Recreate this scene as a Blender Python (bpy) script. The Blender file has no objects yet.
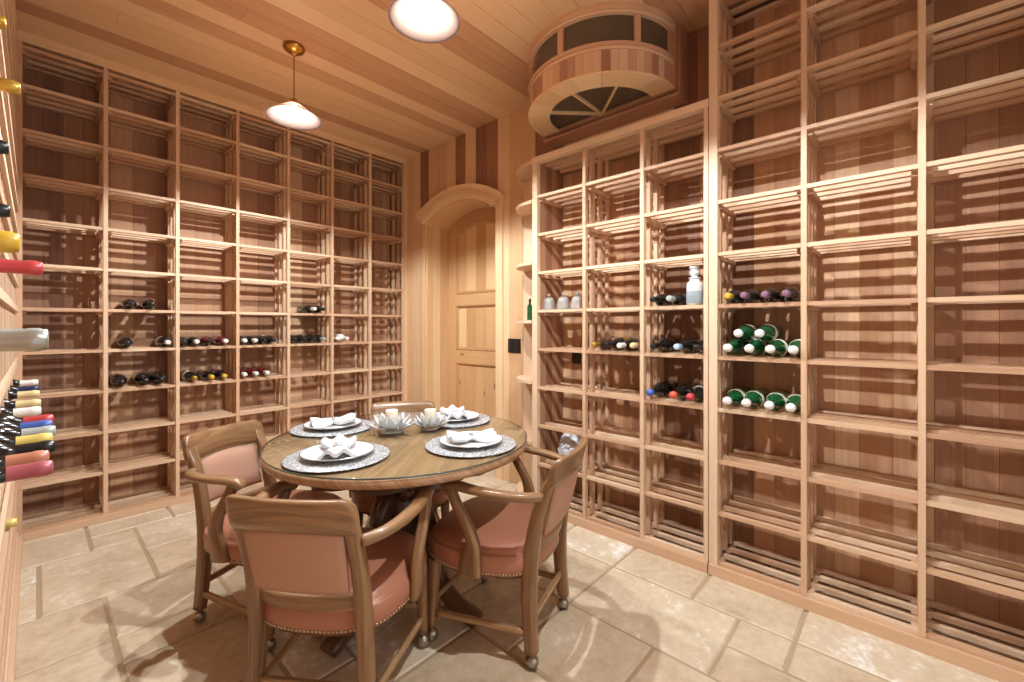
import bpy, math, random
from math import sin, cos, pi, radians, sqrt, atan2
from mathutils import Vector, Matrix

random.seed(11)
SC = bpy.context.scene
COL = SC.collection

# ------------------------------------------------------------------ camera
CAM_H = 1.27
cd = bpy.data.cameras.new('camera')
cam = bpy.data.objects.new('camera', cd)
COL.objects.link(cam)
cam.location = (0, 0, CAM_H)
cam.rotation_euler = (radians(90), 0, -radians(47.722))
cd.sensor_fit = 'HORIZONTAL'
cd.sensor_width = 36.0
cd.lens = 433.69 / 1024 * 36.0
cd.shift_y = -15.1 / 1024
cd.clip_start = 0.02
SC.camera = cam

# ------------------------------------------------------------------ world, exposure
W = bpy.data.worlds.new('world')
SC.world = W
W.use_nodes = True
W.node_tree.nodes['Background'].inputs[0].default_value = (0.88, 0.95, 1.0, 1)
W.node_tree.nodes['Background'].inputs[1].default_value = 0.75
SC.view_settings.view_transform = 'Standard'
SC.view_settings.look = 'None'
SC.view_settings.exposure = 0.72
SC.view_settings.gamma = 1.0
SC.view_settings.use_curve_mapping = False
BULB_STRENGTH = 8000.0
BULB_COLOR = (0.88, 0.955, 1.0)

SC.cycles.caustics_reflective = False
SC.cycles.caustics_refractive = False

# ------------------------------------------------------------------ materials
def nodes_of(name):
    m = bpy.data.materials.new(name)
    m.use_nodes = True
    nt = m.node_tree
    return m, nt, nt.nodes, nt.links, nt.nodes['Principled BSDF']

def simple(name, col, rough=0.5, metal=0.0, spec=0.5, coat=0.0, bump=0.0, bscale=200):
    m, nt, N, L, b = nodes_of(name)
    b.inputs['Base Color'].default_value = (*col, 1)
    b.inputs['Roughness'].default_value = rough
    b.inputs['Metallic'].default_value = metal
    b.inputs['Specular IOR Level'].default_value = spec
    b.inputs['Coat Weight'].default_value = coat
    if bump:
        tc = N.new('ShaderNodeTexCoord')
        no = N.new('ShaderNodeTexNoise'); no.inputs['Scale'].default_value = bscale
        L.new(tc.outputs['Object'], no.inputs['Vector'])
        bp = N.new('ShaderNodeBump'); bp.inputs['Strength'].default_value = bump
        bp.inputs['Distance'].default_value = 0.002
        L.new(no.outputs['Fac'], bp.inputs['Height'])
        L.new(bp.outputs['Normal'], b.inputs['Normal'])
    return m

def wood(name, ramp, rough=0.5, grain=0.22, gs=(1.6, 55), spec=0.4, coat=0.0, knots=0.0, obj_rand=0.12, bump=0.05):
    """board colour from the 'tone' attribute, grain along UV.x (metres)"""
    m, nt, N, L, b = nodes_of(name)
    at = N.new('ShaderNodeAttribute'); at.attribute_name = 'tone'
    uv = N.new('ShaderNodeUVMap'); uv.uv_map = 'UVMap'
    mp = N.new('ShaderNodeMapping'); mp.inputs['Scale'].default_value = (gs[0], gs[1], 1)
    oi = N.new('ShaderNodeObjectInfo')
    L.new(uv.outputs[0], mp.inputs['Vector'])
    no = N.new('ShaderNodeTexNoise'); no.inputs['Scale'].default_value = 1.0
    no.inputs['Detail'].default_value = 5; no.inputs['Roughness'].default_value = 0.6
    no.inputs['Distortion'].default_value = 0.6
    L.new(mp.outputs[0], no.inputs['Vector'])
    m1 = N.new('ShaderNodeMath'); m1.operation = 'MULTIPLY_ADD'
    m1.inputs[1].default_value = grain * 2; m1.inputs[2].default_value = -grain
    L.new(no.outputs['Fac'], m1.inputs[0])
    m2 = N.new('ShaderNodeMath'); m2.operation = 'ADD'
    L.new(at.outputs['Fac'], m2.inputs[0]); L.new(m1.outputs[0], m2.inputs[1])
    m3 = N.new('ShaderNodeMath'); m3.operation = 'MULTIPLY_ADD'
    m3.inputs[1].default_value = obj_rand; 
    L.new(oi.outputs['Random'], m3.inputs[0]); L.new(m2.outputs[0], m3.inputs[2])
    cr = N.new('ShaderNodeValToRGB')
    els = cr.color_ramp.elements
    while len(els) < len(ramp): els.new(0.5)
    for e, (p, c) in zip(els, ramp):
        e.position = p; e.color = (*c, 1)
    L.new(m3.outputs[0], cr.inputs[0])
    out = cr.outputs[0]
    if knots:
        vo = N.new('ShaderNodeTexVoronoi'); vo.inputs['Scale'].default_value = 1.0
        mk = N.new('ShaderNodeMapping'); mk.inputs['Scale'].default_value = (3.2, 9, 1)
        L.new(uv.outputs[0], mk.inputs['Vector']); L.new(mk.outputs[0], vo.inputs['Vector'])
        kr = N.new('ShaderNodeValToRGB')
        kr.color_ramp.elements[0].position = 0.05; kr.color_ramp.elements[0].color = (1, 1, 1, 1)
        kr.color_ramp.elements[1].position = 0.13; kr.color_ramp.elements[1].color = (0, 0, 0, 1)
        L.new(vo.outputs['Distance'], kr.inputs[0])
        mm = N.new('ShaderNodeMath'); mm.operation = 'MULTIPLY'; mm.inputs[1].default_value = knots
        L.new(kr.outputs[0], mm.inputs[0])
        mx = N.new('ShaderNodeMix'); mx.data_type = 'RGBA'
        L.new(mm.outputs[0], mx.inputs['Factor']); L.new(out, mx.inputs['A'])
        mx.inputs['B'].default_value = (0.12, 0.05, 0.02, 1)
        out = mx.outputs['Result']
    L.new(out, b.inputs['Base Color'])
    b.inputs['Roughness'].default_value = rough
    b.inputs['Specular IOR Level'].default_value = spec
    b.inputs['Coat Weight'].default_value = coat
    b.inputs['Coat Roughness'].default_value = 0.15
    if bump:
        bp = N.new('ShaderNodeBump'); bp.inputs['Strength'].default_value = bump
        bp.inputs['Distance'].default_value = 0.004
        L.new(no.outputs['Fac'], bp.inputs['Height']); L.new(bp.outputs['Normal'], b.inputs['Normal'])
    return m

def srgb(r, g, b):
    f = lambda c: (c / 255 / 12.92) if c / 255 <= 0.04045 else ((c / 255 + 0.055) / 1.055) ** 2.4
    return (f(r), f(g), f(b))

M = {}
M['rack'] = wood('rack_cedar', [(0.0, srgb(170, 124, 94)), (0.5, srgb(202, 162, 128)), (1.0, srgb(222, 190, 158))], rough=0.55, grain=0.22, obj_rand=0.25)
M['rackback'] = wood('back_cedar', [(0.0, srgb(130, 92, 72)), (0.35, srgb(174, 128, 96)), (0.7, srgb(204, 160, 122)), (1.0, srgb(230, 200, 164))], rough=0.6, grain=0.2, obj_rand=0.0)
M['wallwood'] = wood('wall_cedar', [(0.0, srgb(126, 82, 62)), (0.3, srgb(172, 124, 92)), (0.6, srgb(206, 164, 122)), (1.0, srgb(228, 194, 154))], rough=0.5, grain=0.18, obj_rand=0.0)
M['ceilwood'] = wood('ceiling_cedar', [(0.0, srgb(150, 108, 82)), (0.3, srgb(194, 148, 112)), (0.6, srgb(220, 182, 140)), (1.0, srgb(238, 210, 170))], rough=0.45, grain=0.2, obj_rand=0.0)
M['trimwood'] = wood('trim_cedar', [(0.0, srgb(184, 138, 98)), (0.5, srgb(212, 172, 128)), (1.0, srgb(232, 200, 158))], rough=0.5, grain=0.25, obj_rand=0.0)
M['doorwood'] = wood('knotty_door_pine', [(0.0, srgb(172, 124, 82)), (0.5, srgb(206, 162, 114)), (1.0, srgb(228, 192, 146))], rough=0.45, grain=0.22, knots=0.75, obj_rand=0.05)
M['unitwood'] = wood('unit_cedar', [(0.0, srgb(150, 104, 80)), (0.5, srgb(196, 150, 118)), (1.0, srgb(226, 190, 154))], rough=0.5, grain=0.2, obj_rand=0.0)
M['oak'] = wood('chair_oak', [(0.0, srgb(64, 42, 26)), (0.35, srgb(116, 82, 54)), (0.7, srgb(154, 116, 80)), (1.0, srgb(186, 148, 106))], rough=0.32, grain=0.55, gs=(3, 70), coat=0.25, obj_rand=0.1)
M['tableoak'] = wood('table_oak', [(0.0, srgb(100, 68, 46)), (0.45, srgb(158, 118, 84)), (1.0, srgb(200, 160, 120))], rough=0.3, grain=0.65, gs=(2, 40), coat=0.3, obj_rand=0.0)
M['darkoak'] = wood('carved_dark_oak', [(0.0, srgb(36, 20, 12)), (0.5, srgb(72, 44, 26)), (1.0, srgb(112, 74, 44))], rough=0.35, grain=0.3, gs=(4, 50), coat=0.2, obj_rand=0.1)
M['leather'] = simple('salmon_leather', srgb(172, 114, 88), rough=0.42, spec=0.45, bump=0.25, bscale=260)
M['leather2'] = simple('salmon_suede', srgb(188, 144, 120), rough=0.6, spec=0.3, bump=0.25, bscale=260)
M['nail'] = simple('nickel_nail', srgb(206, 190, 160), rough=0.3, metal=1.0)
M['nickel'] = simple('worn_nickel', srgb(170, 160, 145), rough=0.35, metal=1.0)
M['darkmetal'] = simple('dark_caster', srgb(58, 50, 44), rough=0.4, metal=0.7)
M['brass'] = simple('brass', srgb(196, 150, 76), rough=0.25, metal=1.0)
M['porcelain'] = simple('porcelain', (0.70, 0.70, 0.70), rough=0.12, spec=0.5)
M['rim'] = simple('plate_rim', srgb(196, 196, 198), rough=0.25, metal=0.6)
M['linen'] = simple('white_linen', (0.66, 0.655, 0.65), rough=0.85, bump=0.3, bscale=500)
M['silver'] = simple('silver', (0.85, 0.85, 0.86), rough=0.2, metal=1.0)
M['candle'] = simple('ivory_wax', srgb(244, 232, 208), rough=0.5)
M['black'] = simple('black_bronze', srgb(40, 34, 32), rough=0.4)
M['bronze'] = simple('bronze_plate', srgb(58, 46, 42), rough=0.4, metal=0.5)

def glass_like(name, col, rough=0.03, ior=1.5, mixwhite=0.0):
    m, nt, N, L, b = nodes_of(name)
    b.inputs['Base Color'].default_value = (*col, 1)
    b.inputs['Roughness'].default_value = rough
    b.inputs['IOR'].default_value = ior
    b.inputs['Transmission Weight'].default_value = 1.0 - mixwhite
    return m
M['crystal'] = glass_like('crystal', (0.95, 0.96, 0.96), 0.03, 1.5, 0.6)
M['bagfilm'] = glass_like('clear_film', (0.88, 0.9, 0.96), 0.25, 1.2, 0.55)

# table glass: clear sheet that lets light through
m, nt, N, L, b = nodes_of('table_glass')
N.remove(b)
tr = N.new('ShaderNodeBsdfTransparent'); tr.inputs[0].default_value = (0.94, 0.97, 0.96, 1)
gl = N.new('ShaderNodeBsdfGlossy'); gl.inputs['Roughness'].default_value = 0.02
fr = N.new('ShaderNodeFresnel'); fr.inputs['IOR'].default_value = 1.5
ge = N.new('ShaderNodeNewGeometry')
iv = N.new('ShaderNodeMath'); iv.operation = 'SUBTRACT'; iv.inputs[0].default_value = 1.0
L.new(ge.outputs['Backfacing'], iv.inputs[1])
fm = N.new('ShaderNodeMath'); fm.operation = 'MULTIPLY'
L.new(fr.outputs[0], fm.inputs[0]); L.new(iv.outputs[0], fm.inputs[1])
mx = N.new('ShaderNodeMixShader')
L.new(fm.outputs[0], mx.inputs[0]); L.new(tr.outputs[0], mx.inputs[1]); L.new(gl.outputs[0], mx.inputs[2])
L.new(mx.outputs[0], N['Material Output'].inputs[0])
M['tglass'] = m

# silver glitter placemat
m, nt, N, L, b = nodes_of('silver_sequin')
tc = N.new('ShaderNodeTexCoord')
vo = N.new('ShaderNodeTexVoronoi'); vo.inputs['Scale'].default_value = 190
L.new(tc.outputs['Object'], vo.inputs['Vector'])
cr = N.new('ShaderNodeValToRGB')
cr.color_ramp.elements[0].color = (0.12, 0.122, 0.125, 1); cr.color_ramp.elements[1].color = (0.72, 0.72, 0.73, 1)
sp = N.new('ShaderNodeSeparateColor'); L.new(vo.outputs['Color'], sp.inputs[0]); L.new(sp.outputs[0], cr.inputs[0])
L.new(cr.outputs[0], b.inputs['Base Color'])
b.inputs['Metallic'].default_value = 0.15; b.inputs['Roughness'].default_value = 0.35
bp = N.new('ShaderNodeBump'); bp.inputs['Strength'].default_value = 0.8; bp.inputs['Distance'].default_value = 0.003
L.new(sp.outputs[1], bp.inputs['Height']); L.new(bp.outputs[0], b.inputs['Normal'])
M['sequin'] = m

# lamp shade: pinkish frosted glass that lets a little light through
m, nt, N, L, b = nodes_of('blush_glass_shade')
N.remove(b)
di = N.new('ShaderNodeBsdfDiffuse'); di.inputs[0].default_value = (0.066, 0.040, 0.031, 1)
tl = N.new('ShaderNodeBsdfTranslucent'); tl.inputs[0].default_value = (0.066, 0.040, 0.031, 1)
tr = N.new('ShaderNodeBsdfTransparent'); tr.inputs[0].default_value = (*srgb(255, 226, 205), 1)
a1 = N.new('ShaderNodeMixShader'); a1.inputs[0].default_value = 0.5
L.new(di.outputs[0], a1.inputs[1]); L.new(tl.outputs[0], a1.inputs[2])
a2 = N.new('ShaderNodeMixShader'); a2.inputs[0].default_value = 0.16
L.new(a1.outputs[0], a2.inputs[1]); L.new(tr.outputs[0], a2.inputs[2])
L.new(a2.outputs[0], N['Material Output'].inputs[0])
M['shade'] = m

m, nt, N, L, b = nodes_of('lit_bulb')
N.remove(b)
em = N.new('ShaderNodeEmission'); em.inputs[0].default_value = (*BULB_COLOR, 1); em.inputs[1].default_value = BULB_STRENGTH
L.new(em.outputs[0], N['Material Output'].inputs[0])
M['bulb'] = m

# smoked glass of the cooling unit
M['smoked'] = simple('smoked_glass', srgb(88, 74, 60), rough=0.15, spec=0.6)

# travertine tiles
m, nt, N, L, b = nodes_of('travertine')
at = N.new('ShaderNodeAttribute'); at.attribute_name = 'tone'
tc = N.new('ShaderNodeTexCoord')
n1 = N.new('ShaderNodeTexNoise'); n1.inputs['Scale'].default_value = 5.5; n1.inputs['Detail'].default_value = 7; n1.inputs['Roughness'].default_value = 0.62
n2 = N.new('ShaderNodeTexNoise'); n2.inputs['Scale'].default_value = 26; n2.inputs['Detail'].default_value = 5; n2.inputs['Roughness'].default_value = 0.65
uv = N.new('ShaderNodeUVMap'); uv.uv_map = 'UVMap'
L.new(uv.outputs[0], n1.inputs['Vector']); L.new(uv.outputs[0], n2.inputs['Vector'])
ma = N.new('ShaderNodeMath'); ma.operation = 'MULTIPLY_ADD'; ma.inputs[1].default_value = 1.0; ma.inputs[2].default_value = -0.5
L.new(n1.outputs['Fac'], ma.inputs[0])
mb = N.new('ShaderNodeMath'); mb.operation = 'ADD'; L.new(at.outputs['Fac'], mb.inputs[0]); L.new(ma.outputs[0], mb.inputs[1])
mc = N.new('ShaderNodeMath'); mc.operation = 'MULTIPLY_ADD'; mc.inputs[1].default_value = 0.8
L.new(n2.outputs['Fac'], mc.inputs[0]); 
md = N.new('ShaderNodeMath'); md.operation = 'SUBTRACT'; md.inputs[1].default_value = 0.4
L.new(mb.outputs[0], mc.inputs[2]); L.new(mc.outputs[0], md.inputs[0])
cr = N.new('ShaderNodeValToRGB')
for e, (p, c) in zip([cr.color_ramp.elements[0], cr.color_ramp.elements[1], cr.color_ramp.elements.new(0.4), cr.color_ramp.elements.new(0.7)],
                     [(0.0, srgb(156, 130, 102)), (1.0, srgb(222, 206, 182)), (0.4, srgb(196, 173, 144)), (0.7, srgb(212, 193, 166))]):
    e.position = p; e.color = (*c, 1)
L.new(md.outputs[0], cr.inputs[0]); L.new(cr.outputs[0], b.inputs['Base Color'])
b.inputs['Roughness'].default_value = 0.5; b.inputs['Specular IOR Level'].default_value = 0.35
bp = N.new('ShaderNodeBump'); bp.inputs['Strength'].default_value = 0.25; bp.inputs['Distance'].default_value = 0.006
L.new(n2.outputs['Fac'], bp.inputs['Height']); L.new(bp.outputs[0], b.inputs['Normal'])
M['tile'] = m
M['grout'] = simple('grout', srgb(172, 148, 118), rough=0.9, bump=0.4, bscale=120)

BOTTLE_MATS = {}
def bmat(key):
    if key in BOTTLE_MATS: return BOTTLE_MATS[key]
    cols = dict(dark=((0.012, 0.010, 0.009), .12), green=((0.010, 0.085, 0.028), .08), red=((0.10, 0.012, 0.012), .12), brown=((0.05, 0.02, 0.008), .12),
                white=(srgb(232, 226, 218), .4), yellow=(srgb(204, 164, 52), .35), gold=(srgb(190, 150, 60), .3), purple=(srgb(126, 92, 112), .4),
                blue=(srgb(66, 92, 166), .35), navy=(srgb(40, 46, 82), .35), orange=(srgb(204, 90, 64), .35), crimson=(srgb(186, 62, 66), .35), silver=(srgb(164, 160, 148), .32),
                cream=(srgb(212, 192, 140), .4), black=(srgb(26, 24, 26), .3), pink=(srgb(168, 84, 92), .35), peach=(srgb(190, 124, 96), .35),
                paleblue=(srgb(176, 196, 226), .35), grey=(srgb(168, 170, 164), .35), lemon=(srgb(216, 194, 104), .35), label=(srgb(234, 228, 206), .6))
    c, r = cols[key]
    mm = simple('bottle_' + key, c, rough=r, metal=0.6 if key in ('silver', 'gold') else 0.0, coat=0.3 if key in ('dark', 'green', 'red', 'brown') else 0.0)
    BOTTLE_MATS[key] = mm
    return mm

# ------------------------------------------------------------------ mesh builder
class MB:
    def __init__(self):
        self.v = []; self.f = []; self.uv = []; self.t = []; self.s = []; self.m = []
    def face(self, idx, uvs, tone, smooth=False, mi=0):
        self.f.append(idx); self.uv.append(uvs); self.t.append(tone); self.s.append(smooth); self.m.append(mi)
    def box(self, lo, hi, tone=None, mat=None, mi=0, ax=None):
        x0, y0, z0 = lo; x1, y1, z1 = hi
        if x0 > x1: x0, x1 = x1, x0
        if y0 > y1: y0, y1 = y1, y0
        if z0 > z1: z0, z1 = z1, z0
        if tone is None: tone = random.random() * 0.8
        d = (x1 - x0, y1 - y0, z1 - z0)
        a = d.index(max(d)) if ax is None else ax
        o = (random.random() * 40, random.random() * 40)
        P = [(x, y, z) for x in (x0, x1) for y in (y0, y1) for z in (z0, z1)]
        n = len(self.v)
        for p in P:
            self.v.append(tuple(mat @ Vector(p)) if mat else p)
        for q in ((0, 1, 3, 2), (4, 6, 7, 5), (0, 4, 5, 1), (2, 3, 7, 6), (0, 2, 6, 4), (1, 5, 7, 3)):
            uvs = []
            for i in q:
                p = P[i]
                w = [p[k] for k in range(3) if k != a]
                uvs.append((p[a] + o[0], w[0] + w[1] + o[1]))
            self.face(tuple(n + i for i in q), uvs, tone, False, mi)
    def quadstrip(self, rings, closed=True, smooth=True, tone=0.4, caps=(True, True), mi=0, L=None):
        """rings: list of equal-length point lists"""
        n0 = len(self.v); k = len(rings[0]); o = (random.random() * 40, random.random() * 40)
        for r in rings: self.v.extend([tuple(p) for p in r])
        if L is None:
            L = [0.0]
            for a, b_ in zip(rings, rings[1:]):
                L.append(L[-1] + (Vector(a[0]) - Vector(b_[0])).length)
        c = [0.0]
        r0 = max(rings, key=lambda r: (Vector(r[0]) - Vector(r[k // 2])).length)
        for j in range(k):
            c.append(c[-1] + (Vector(r0[j]) - Vector(r0[(j + 1) % k])).length)
        for i in range(len(rings) - 1):
            for j in range(k if closed else k - 1):
                j2 = (j + 1) % k
                self.face((n0 + i * k + j, n0 + i * k + j2, n0 + (i + 1) * k + j2, n0 + (i + 1) * k + j),
                          [(L[i] + o[0], c[j] + o[1]), (L[i] + o[0], c[j + 1] + o[1]), (L[i + 1] + o[0], c[j + 1] + o[1]), (L[i + 1] + o[0], c[j] + o[1])],
                          tone, smooth, mi)
        if closed:
            if caps[0]:
                self.face(tuple(n0 + j for j in reversed(range(k))), [(o[0] + rings[0][j][0], o[1] + rings[0][j][1]) for j in reversed(range(k))], tone, False, mi)
            if caps[1]:
                b_ = n0 + (len(rings) - 1) * k
                self.face(tuple(b_ + j for j in range(k)), [(o[0] + rings[-1][j][0], o[1] + rings[-1][j][1]) for j in range(k)], tone, False, mi)
    def sweep(self, pts, wh, up=(0, 0, 1), n=12, p=4.0, tone=0.4, sub=4, mi=0, mat=None, round_end=False):
        """rounded-rectangle section swept along a smooth path; wh = [(w,h)] per point; w along side, h along up"""
        P, S = smooth_path(pts, wh, sub)
        rings = []
        for i, q in enumerate(P):
            t = (P[min(i + 1, len(P) - 1)] - P[max(i - 1, 0)]).normalized()
            u = Vector(up); side = t.cross(u)
            if side.length < 1e-4: side = t.cross(Vector((0, 1, 0)))
            side.normalize(); u2 = side.cross(t).normalized()
            w, h = S[i]
            ring = []
            for j in range(n):
                a = 2 * pi * (j + 0.5) / n
                ca, sa = cos(a), sin(a)
                r = 1.0 / ((abs(ca) ** p + abs(sa) ** p) ** (1 / p))
                v = q + side * (ca * r * w / 2) + u2 * (sa * r * h / 2)
                ring.append(mat @ v if mat else v)
            rings.append(ring)
        if round_end:
            for e in (0, -1):
                pass
        self.quadstrip(rings, tone=tone, mi=mi)
    def lathe(self, prof, n=24, mat=None, tone=0.4, smooth=True, caps=(True, True), mi=0):
        rings = []
        for r, z in prof:
            rings.append([(mat @ Vector((r * cos(2 * pi * j / n), r * sin(2 * pi * j / n), z))) if mat else Vector((r * cos(2 * pi * j / n), r * sin(2 * pi * j / n), z)) for j in range(n)])
        self.quadstrip(rings, tone=tone, smooth=smooth, caps=caps, mi=mi)
    def tube(self, pts, r, n=10, tone=0.4, sub=4, mat=None):
        self.sweep(pts, [(2 * r, 2 * r)] * len(pts), n=n, p=2.0, tone=tone, sub=sub, mat=mat)
    def ball(self, c, r, n=10, k=6, sq=1.0, mat=None, tone=0.4):
        prof = [(max(1e-4, r * sin(pi * i / k)), -r * sq * cos(pi * i / k)) for i in range(k + 1)]
        T = Matrix.Translation(c)
        self.lathe(prof, n, (mat @ T) if mat else T, tone)
    def prism(self, poly, z0, z1, mat=None, tone=0.4, mi=0, smooth=False):
        rings = [[(mat @ Vector((x, y, z))) if mat else Vector((x, y, z)) for x, y in poly] for z in (z0, z1)]
        self.quadstrip(rings, tone=tone, smooth=smooth, mi=mi)
    def build(self, name, mats, parent=None, loc=None, rot=None, fix=True):
        me = bpy.data.meshes.new(name)
        me.from_pydata(self.v, [], self.f)
        if not isinstance(mats, (list, tuple)): mats = [mats]
        for mm in mats: me.materials.append(mm)
        ul = me.uv_layers.new(name='UVMap')
        ul.data.foreach_set('uv', [c for face in self.uv for uv_ in face for c in uv_])
        at = me.attributes.new('tone', 'FLOAT', 'FACE')
        at.data.foreach_set('value', self.t)
        me.polygons.foreach_set('use_smooth', self.s)
        me.polygons.foreach_set('material_index', self.m)
        me.update()
        if fix:
            import bmesh
            bm = bmesh.new(); bm.from_mesh(me)
            bmesh.ops.recalc_face_normals(bm, faces=bm.faces)
            bm.to_mesh(me); bm.free()
        o = bpy.data.objects.new(name, me)
        COL.objects.link(o)
        if parent: o.parent = parent
        if loc is not None: o.location = loc
        if rot is not None: o.rotation_euler = rot
        return o

def smooth_path(pts, wh, sub):
    P = [Vector(p) for p in pts]
    if len(P) < 3 or sub < 2:
        return P, list(wh)
    out, ow = [], []
    for i in range(len(P) - 1):
        p0 = P[max(i - 1, 0)]; p1 = P[i]; p2 = P[i + 1]; p3 = P[min(i + 2, len(P) - 1)]
        for s in range(sub):
            t = s / sub
            q = 0.5 * ((2 * p1) + (p2 - p0) * t + (2 * p0 - 5 * p1 + 4 * p2 - p3) * t * t + (3 * p1 - p0 - 3 * p2 + p3) * t ** 3)
            out.append(q)
            ow.append(tuple(a + (b_ - a) * t for a, b_ in zip(wh[i], wh[i + 1])))
    out.append(P[-1]); ow.append(wh[-1])
    return out, ow

def tag(o, label=None, cat=None, group=None, kind=None):
    if label: o['label'] = label
    if cat: o['category'] = cat
    if group: o['group'] = group
    if kind: o['kind'] = kind
    return o

def thing(name, label, cat, loc=(0, 0, 0), rz=0.0, group=None):
    o = bpy.data.objects.new(name, None)
    o.empty_display_size = 0.05
    COL.objects.link(o)
    o.location = loc; o.rotation_euler = (0, 0, rz)
    return tag(o, label, cat, group)

def copy_tree(o, parent=None):
    c = o.copy(); COL.objects.link(c)
    if parent: c.parent = parent
    for ch in list(o.children):
        copy_tree(ch, c)
    return c

# ------------------------------------------------------------------ room shell
H = 3.0
AX0, AP, AY, AD = -0.067, 0.3755, 3.843, 0.305      # back rack: left end, bay pitch, front plane, depth
BX, BY0, BP, BD = 2.332, 1.8916, 0.3874, 0.305     # right rack
LZ0, LS = 0.325, 0.2638                            # shelf levels
WX = 2.60                                          # right wall
WYN = -1.10                                        # wall behind the camera
WXL = -0.42
PW = 0.135

def lvl(k): return LZ0 + LS * k if k >= 0 else 0.061

# floor: travertine in a random ashlar pattern of few sizes
def build_floor():
    g = 0.205
    x0, y0, nx, ny = -0.605, -1.31, 17, 28
    occ = [[False] * ny for _ in range(nx)]
    mb = MB()
    mb.box((x0 - 0.05, y0 - 0.05, -0.08), (x0 + nx * g, y0 + ny * g, -0.006), 0.5, mi=1)
    rnd = random.Random(5)
    for j in range(ny):
        for i in range(nx):
            if occ[i][j]: continue
            opts = [(2, 2), (2, 2), (2, 1), (1, 2)] + ([(2, 3)] if rnd.random() < .3 else []) + ([(3, 2)] if rnd.random() < .2 else [])
            rnd.shuffle(opts)
            opts.append((1, 1))
            opts.sort(key=lambda s: -(s[0] * s[1]) + rnd.random() * 6)
            for w, d in opts + [(1, 1)]:
                if i + w > nx or j + d > ny: continue
                if all(not occ[i + a][j + b_] for a in range(w) for b_ in range(d)):
                    for a in range(w):
                        for b_ in range(d): occ[i + a][j + b_] = True
                    q = 0.005
                    lo = (x0 + i * g + q + rnd.uniform(0, .003), y0 + j * g + q + rnd.uniform(0, .003)); hi = (x0 + (i + w) * g - q - rnd.uniform(0, .003), y0 + (j + d) * g - q - rnd.uniform(0, .003))
                    tone = rnd.uniform(0.36, 0.70)
                    o = (rnd.random() * 50, rnd.random() * 50)
                    b0 = 0.006
                    P = [(lo[0], lo[1], -0.006), (hi[0], lo[1], -0.006), (hi[0], hi[1], -0.006), (lo[0], hi[1], -0.006)]
                    R = [(lo[0] + b0, lo[1] + b0, 0), (hi[0] - b0, lo[1] + b0, 0), (hi[0] - b0, hi[1] - b0, 0), (lo[0] + b0, hi[1] - b0, 0)]
                    n = len(mb.v); mb.v.extend(P + R)
                    uvf = lambda p: (p[0] + o[0], p[1] * 1.0 + o[1])
                    mb.face((n + 4, n + 5, n + 6, n + 7), [uvf(p) for p in R], tone)
                    for k in range(4):
                        k2 = (k + 1) % 4
                        mb.face((n + k, n + k2, n + 4 + k2, n + 4 + k), [uvf(P[k]), uvf(P[k2]), uvf(R[k2]), uvf(R[k])], tone)
                    break
    return tag(mb.build('floor', [M['tile'], M['grout']], fix=False), kind='structure')
build_floor()

rt = random.Random(3)
def tone_seq(n):
    out = []; t = 0.6
    for i in range(n):
        t = rt.choice([0.08, 0.25, 0.42, 0.5, 0.6, 0.68, 0.75, 0.85]) if rt.random() < 0.75 else t
        out.append(min(1, max(0, t + rt.uniform(-.06, .06))))
    return out

# plank rhythm shared by the ceiling and the wall it runs into; fixed tones where the photo shows them
PY0 = WYN - 0.02
NP = int((4.20 - PY0) / PW) + 1
tones = tone_seq(NP)
fixed = {3.56: 0.10, 3.43: 0.62, 3.29: 0.55, 3.16: 0.66, 3.02: 0.12, 2.89: 0.75, 2.75: 0.06, 2.62: 0.16, 2.48: 0.85, 2.35: 0.6, 2.22: 0.62, 2.08: 0.1, 1.95: .12, 0.95: .02, 0.81: .12, 0.68: .05, 3.70: 0.8, 3.83: 0.7}
for y, t in fixed.items():
    tones[int((y - PY0) / PW)] = t
mb = MB()
mb.box((WXL - .1, WYN - .1, H + 0.02), (WX + 0.4, 4.3, H + 0.06), 0.4)
for i in range(NP):
    ya = PY0 + i * PW
    # boards broken along their length
    cuts = [WXL - 0.02]
    x = WXL + rt.uniform(0.2, 2.6)
    if x < WX - 0.9:
        cuts.append(x)
    cuts.append(WX + 0.02)
    for k, (xa, xb) in enumerate(zip(cuts, cuts[1:])):
        last = (k == len(cuts) - 2)
        t = tones[i] + (rt.uniform(-.05, .05) if last else rt.uniform(-.14, .14))
        mb.box((xa + .0008, ya + .0012, H), (xb - .0008, ya + PW - .0012, H + 0.02), min(1, max(0.05, t * 0.6 + 0.27)))
tag(mb.build('ceiling', M['ceilwood'], fix=False), kind='structure')

# right wall with the arched opening
OY0, OY1 = 2.535, 3.505
OC, OHW = (OY0 + OY1) / 2, (OY1 - OY0) / 2
SPR, RISE = 2.272, 0.135
def arc_z(y, hw=OHW, spr=SPR, rise=RISE):
    R = (hw * hw + rise * rise) / (2 * rise)
    d = min(abs(y - OC), hw)
    return spr + rise - R + sqrt(max(0, R * R - d * d))
mb = MB()
mb.box((WX + 0.06, WYN - .05, 0), (WX + 0.10, OY0 - 0.03, H + .05), 0.3)
mb.box((WX + 0.022, BY0 + .04, 0), (WX + 0.0595, OY0 - 0.03, H + .05), 0.3)
mb.box((WX + 0.022, BY0 - 3 * BP + .024, 2.4365), (WX + 0.0595, BY0 + .0395, H + .05), 0.3)
mb.box((WX + 0.022, WYN - .05, 0), (WX + 0.0595, BY0 - 7 * BP - .03, H + .05), 0.3)
mb.box((WX + 0.022, OY1 + 0.03, 0), (WX + 0.06, 4.25, H + .05), 0.3)
mb.box((WX + 0.022, OY0 - 0.03, SPR + RISE + 0.03), (WX + 0.06, OY1 + 0.03, H + .05), 0.3)
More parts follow.
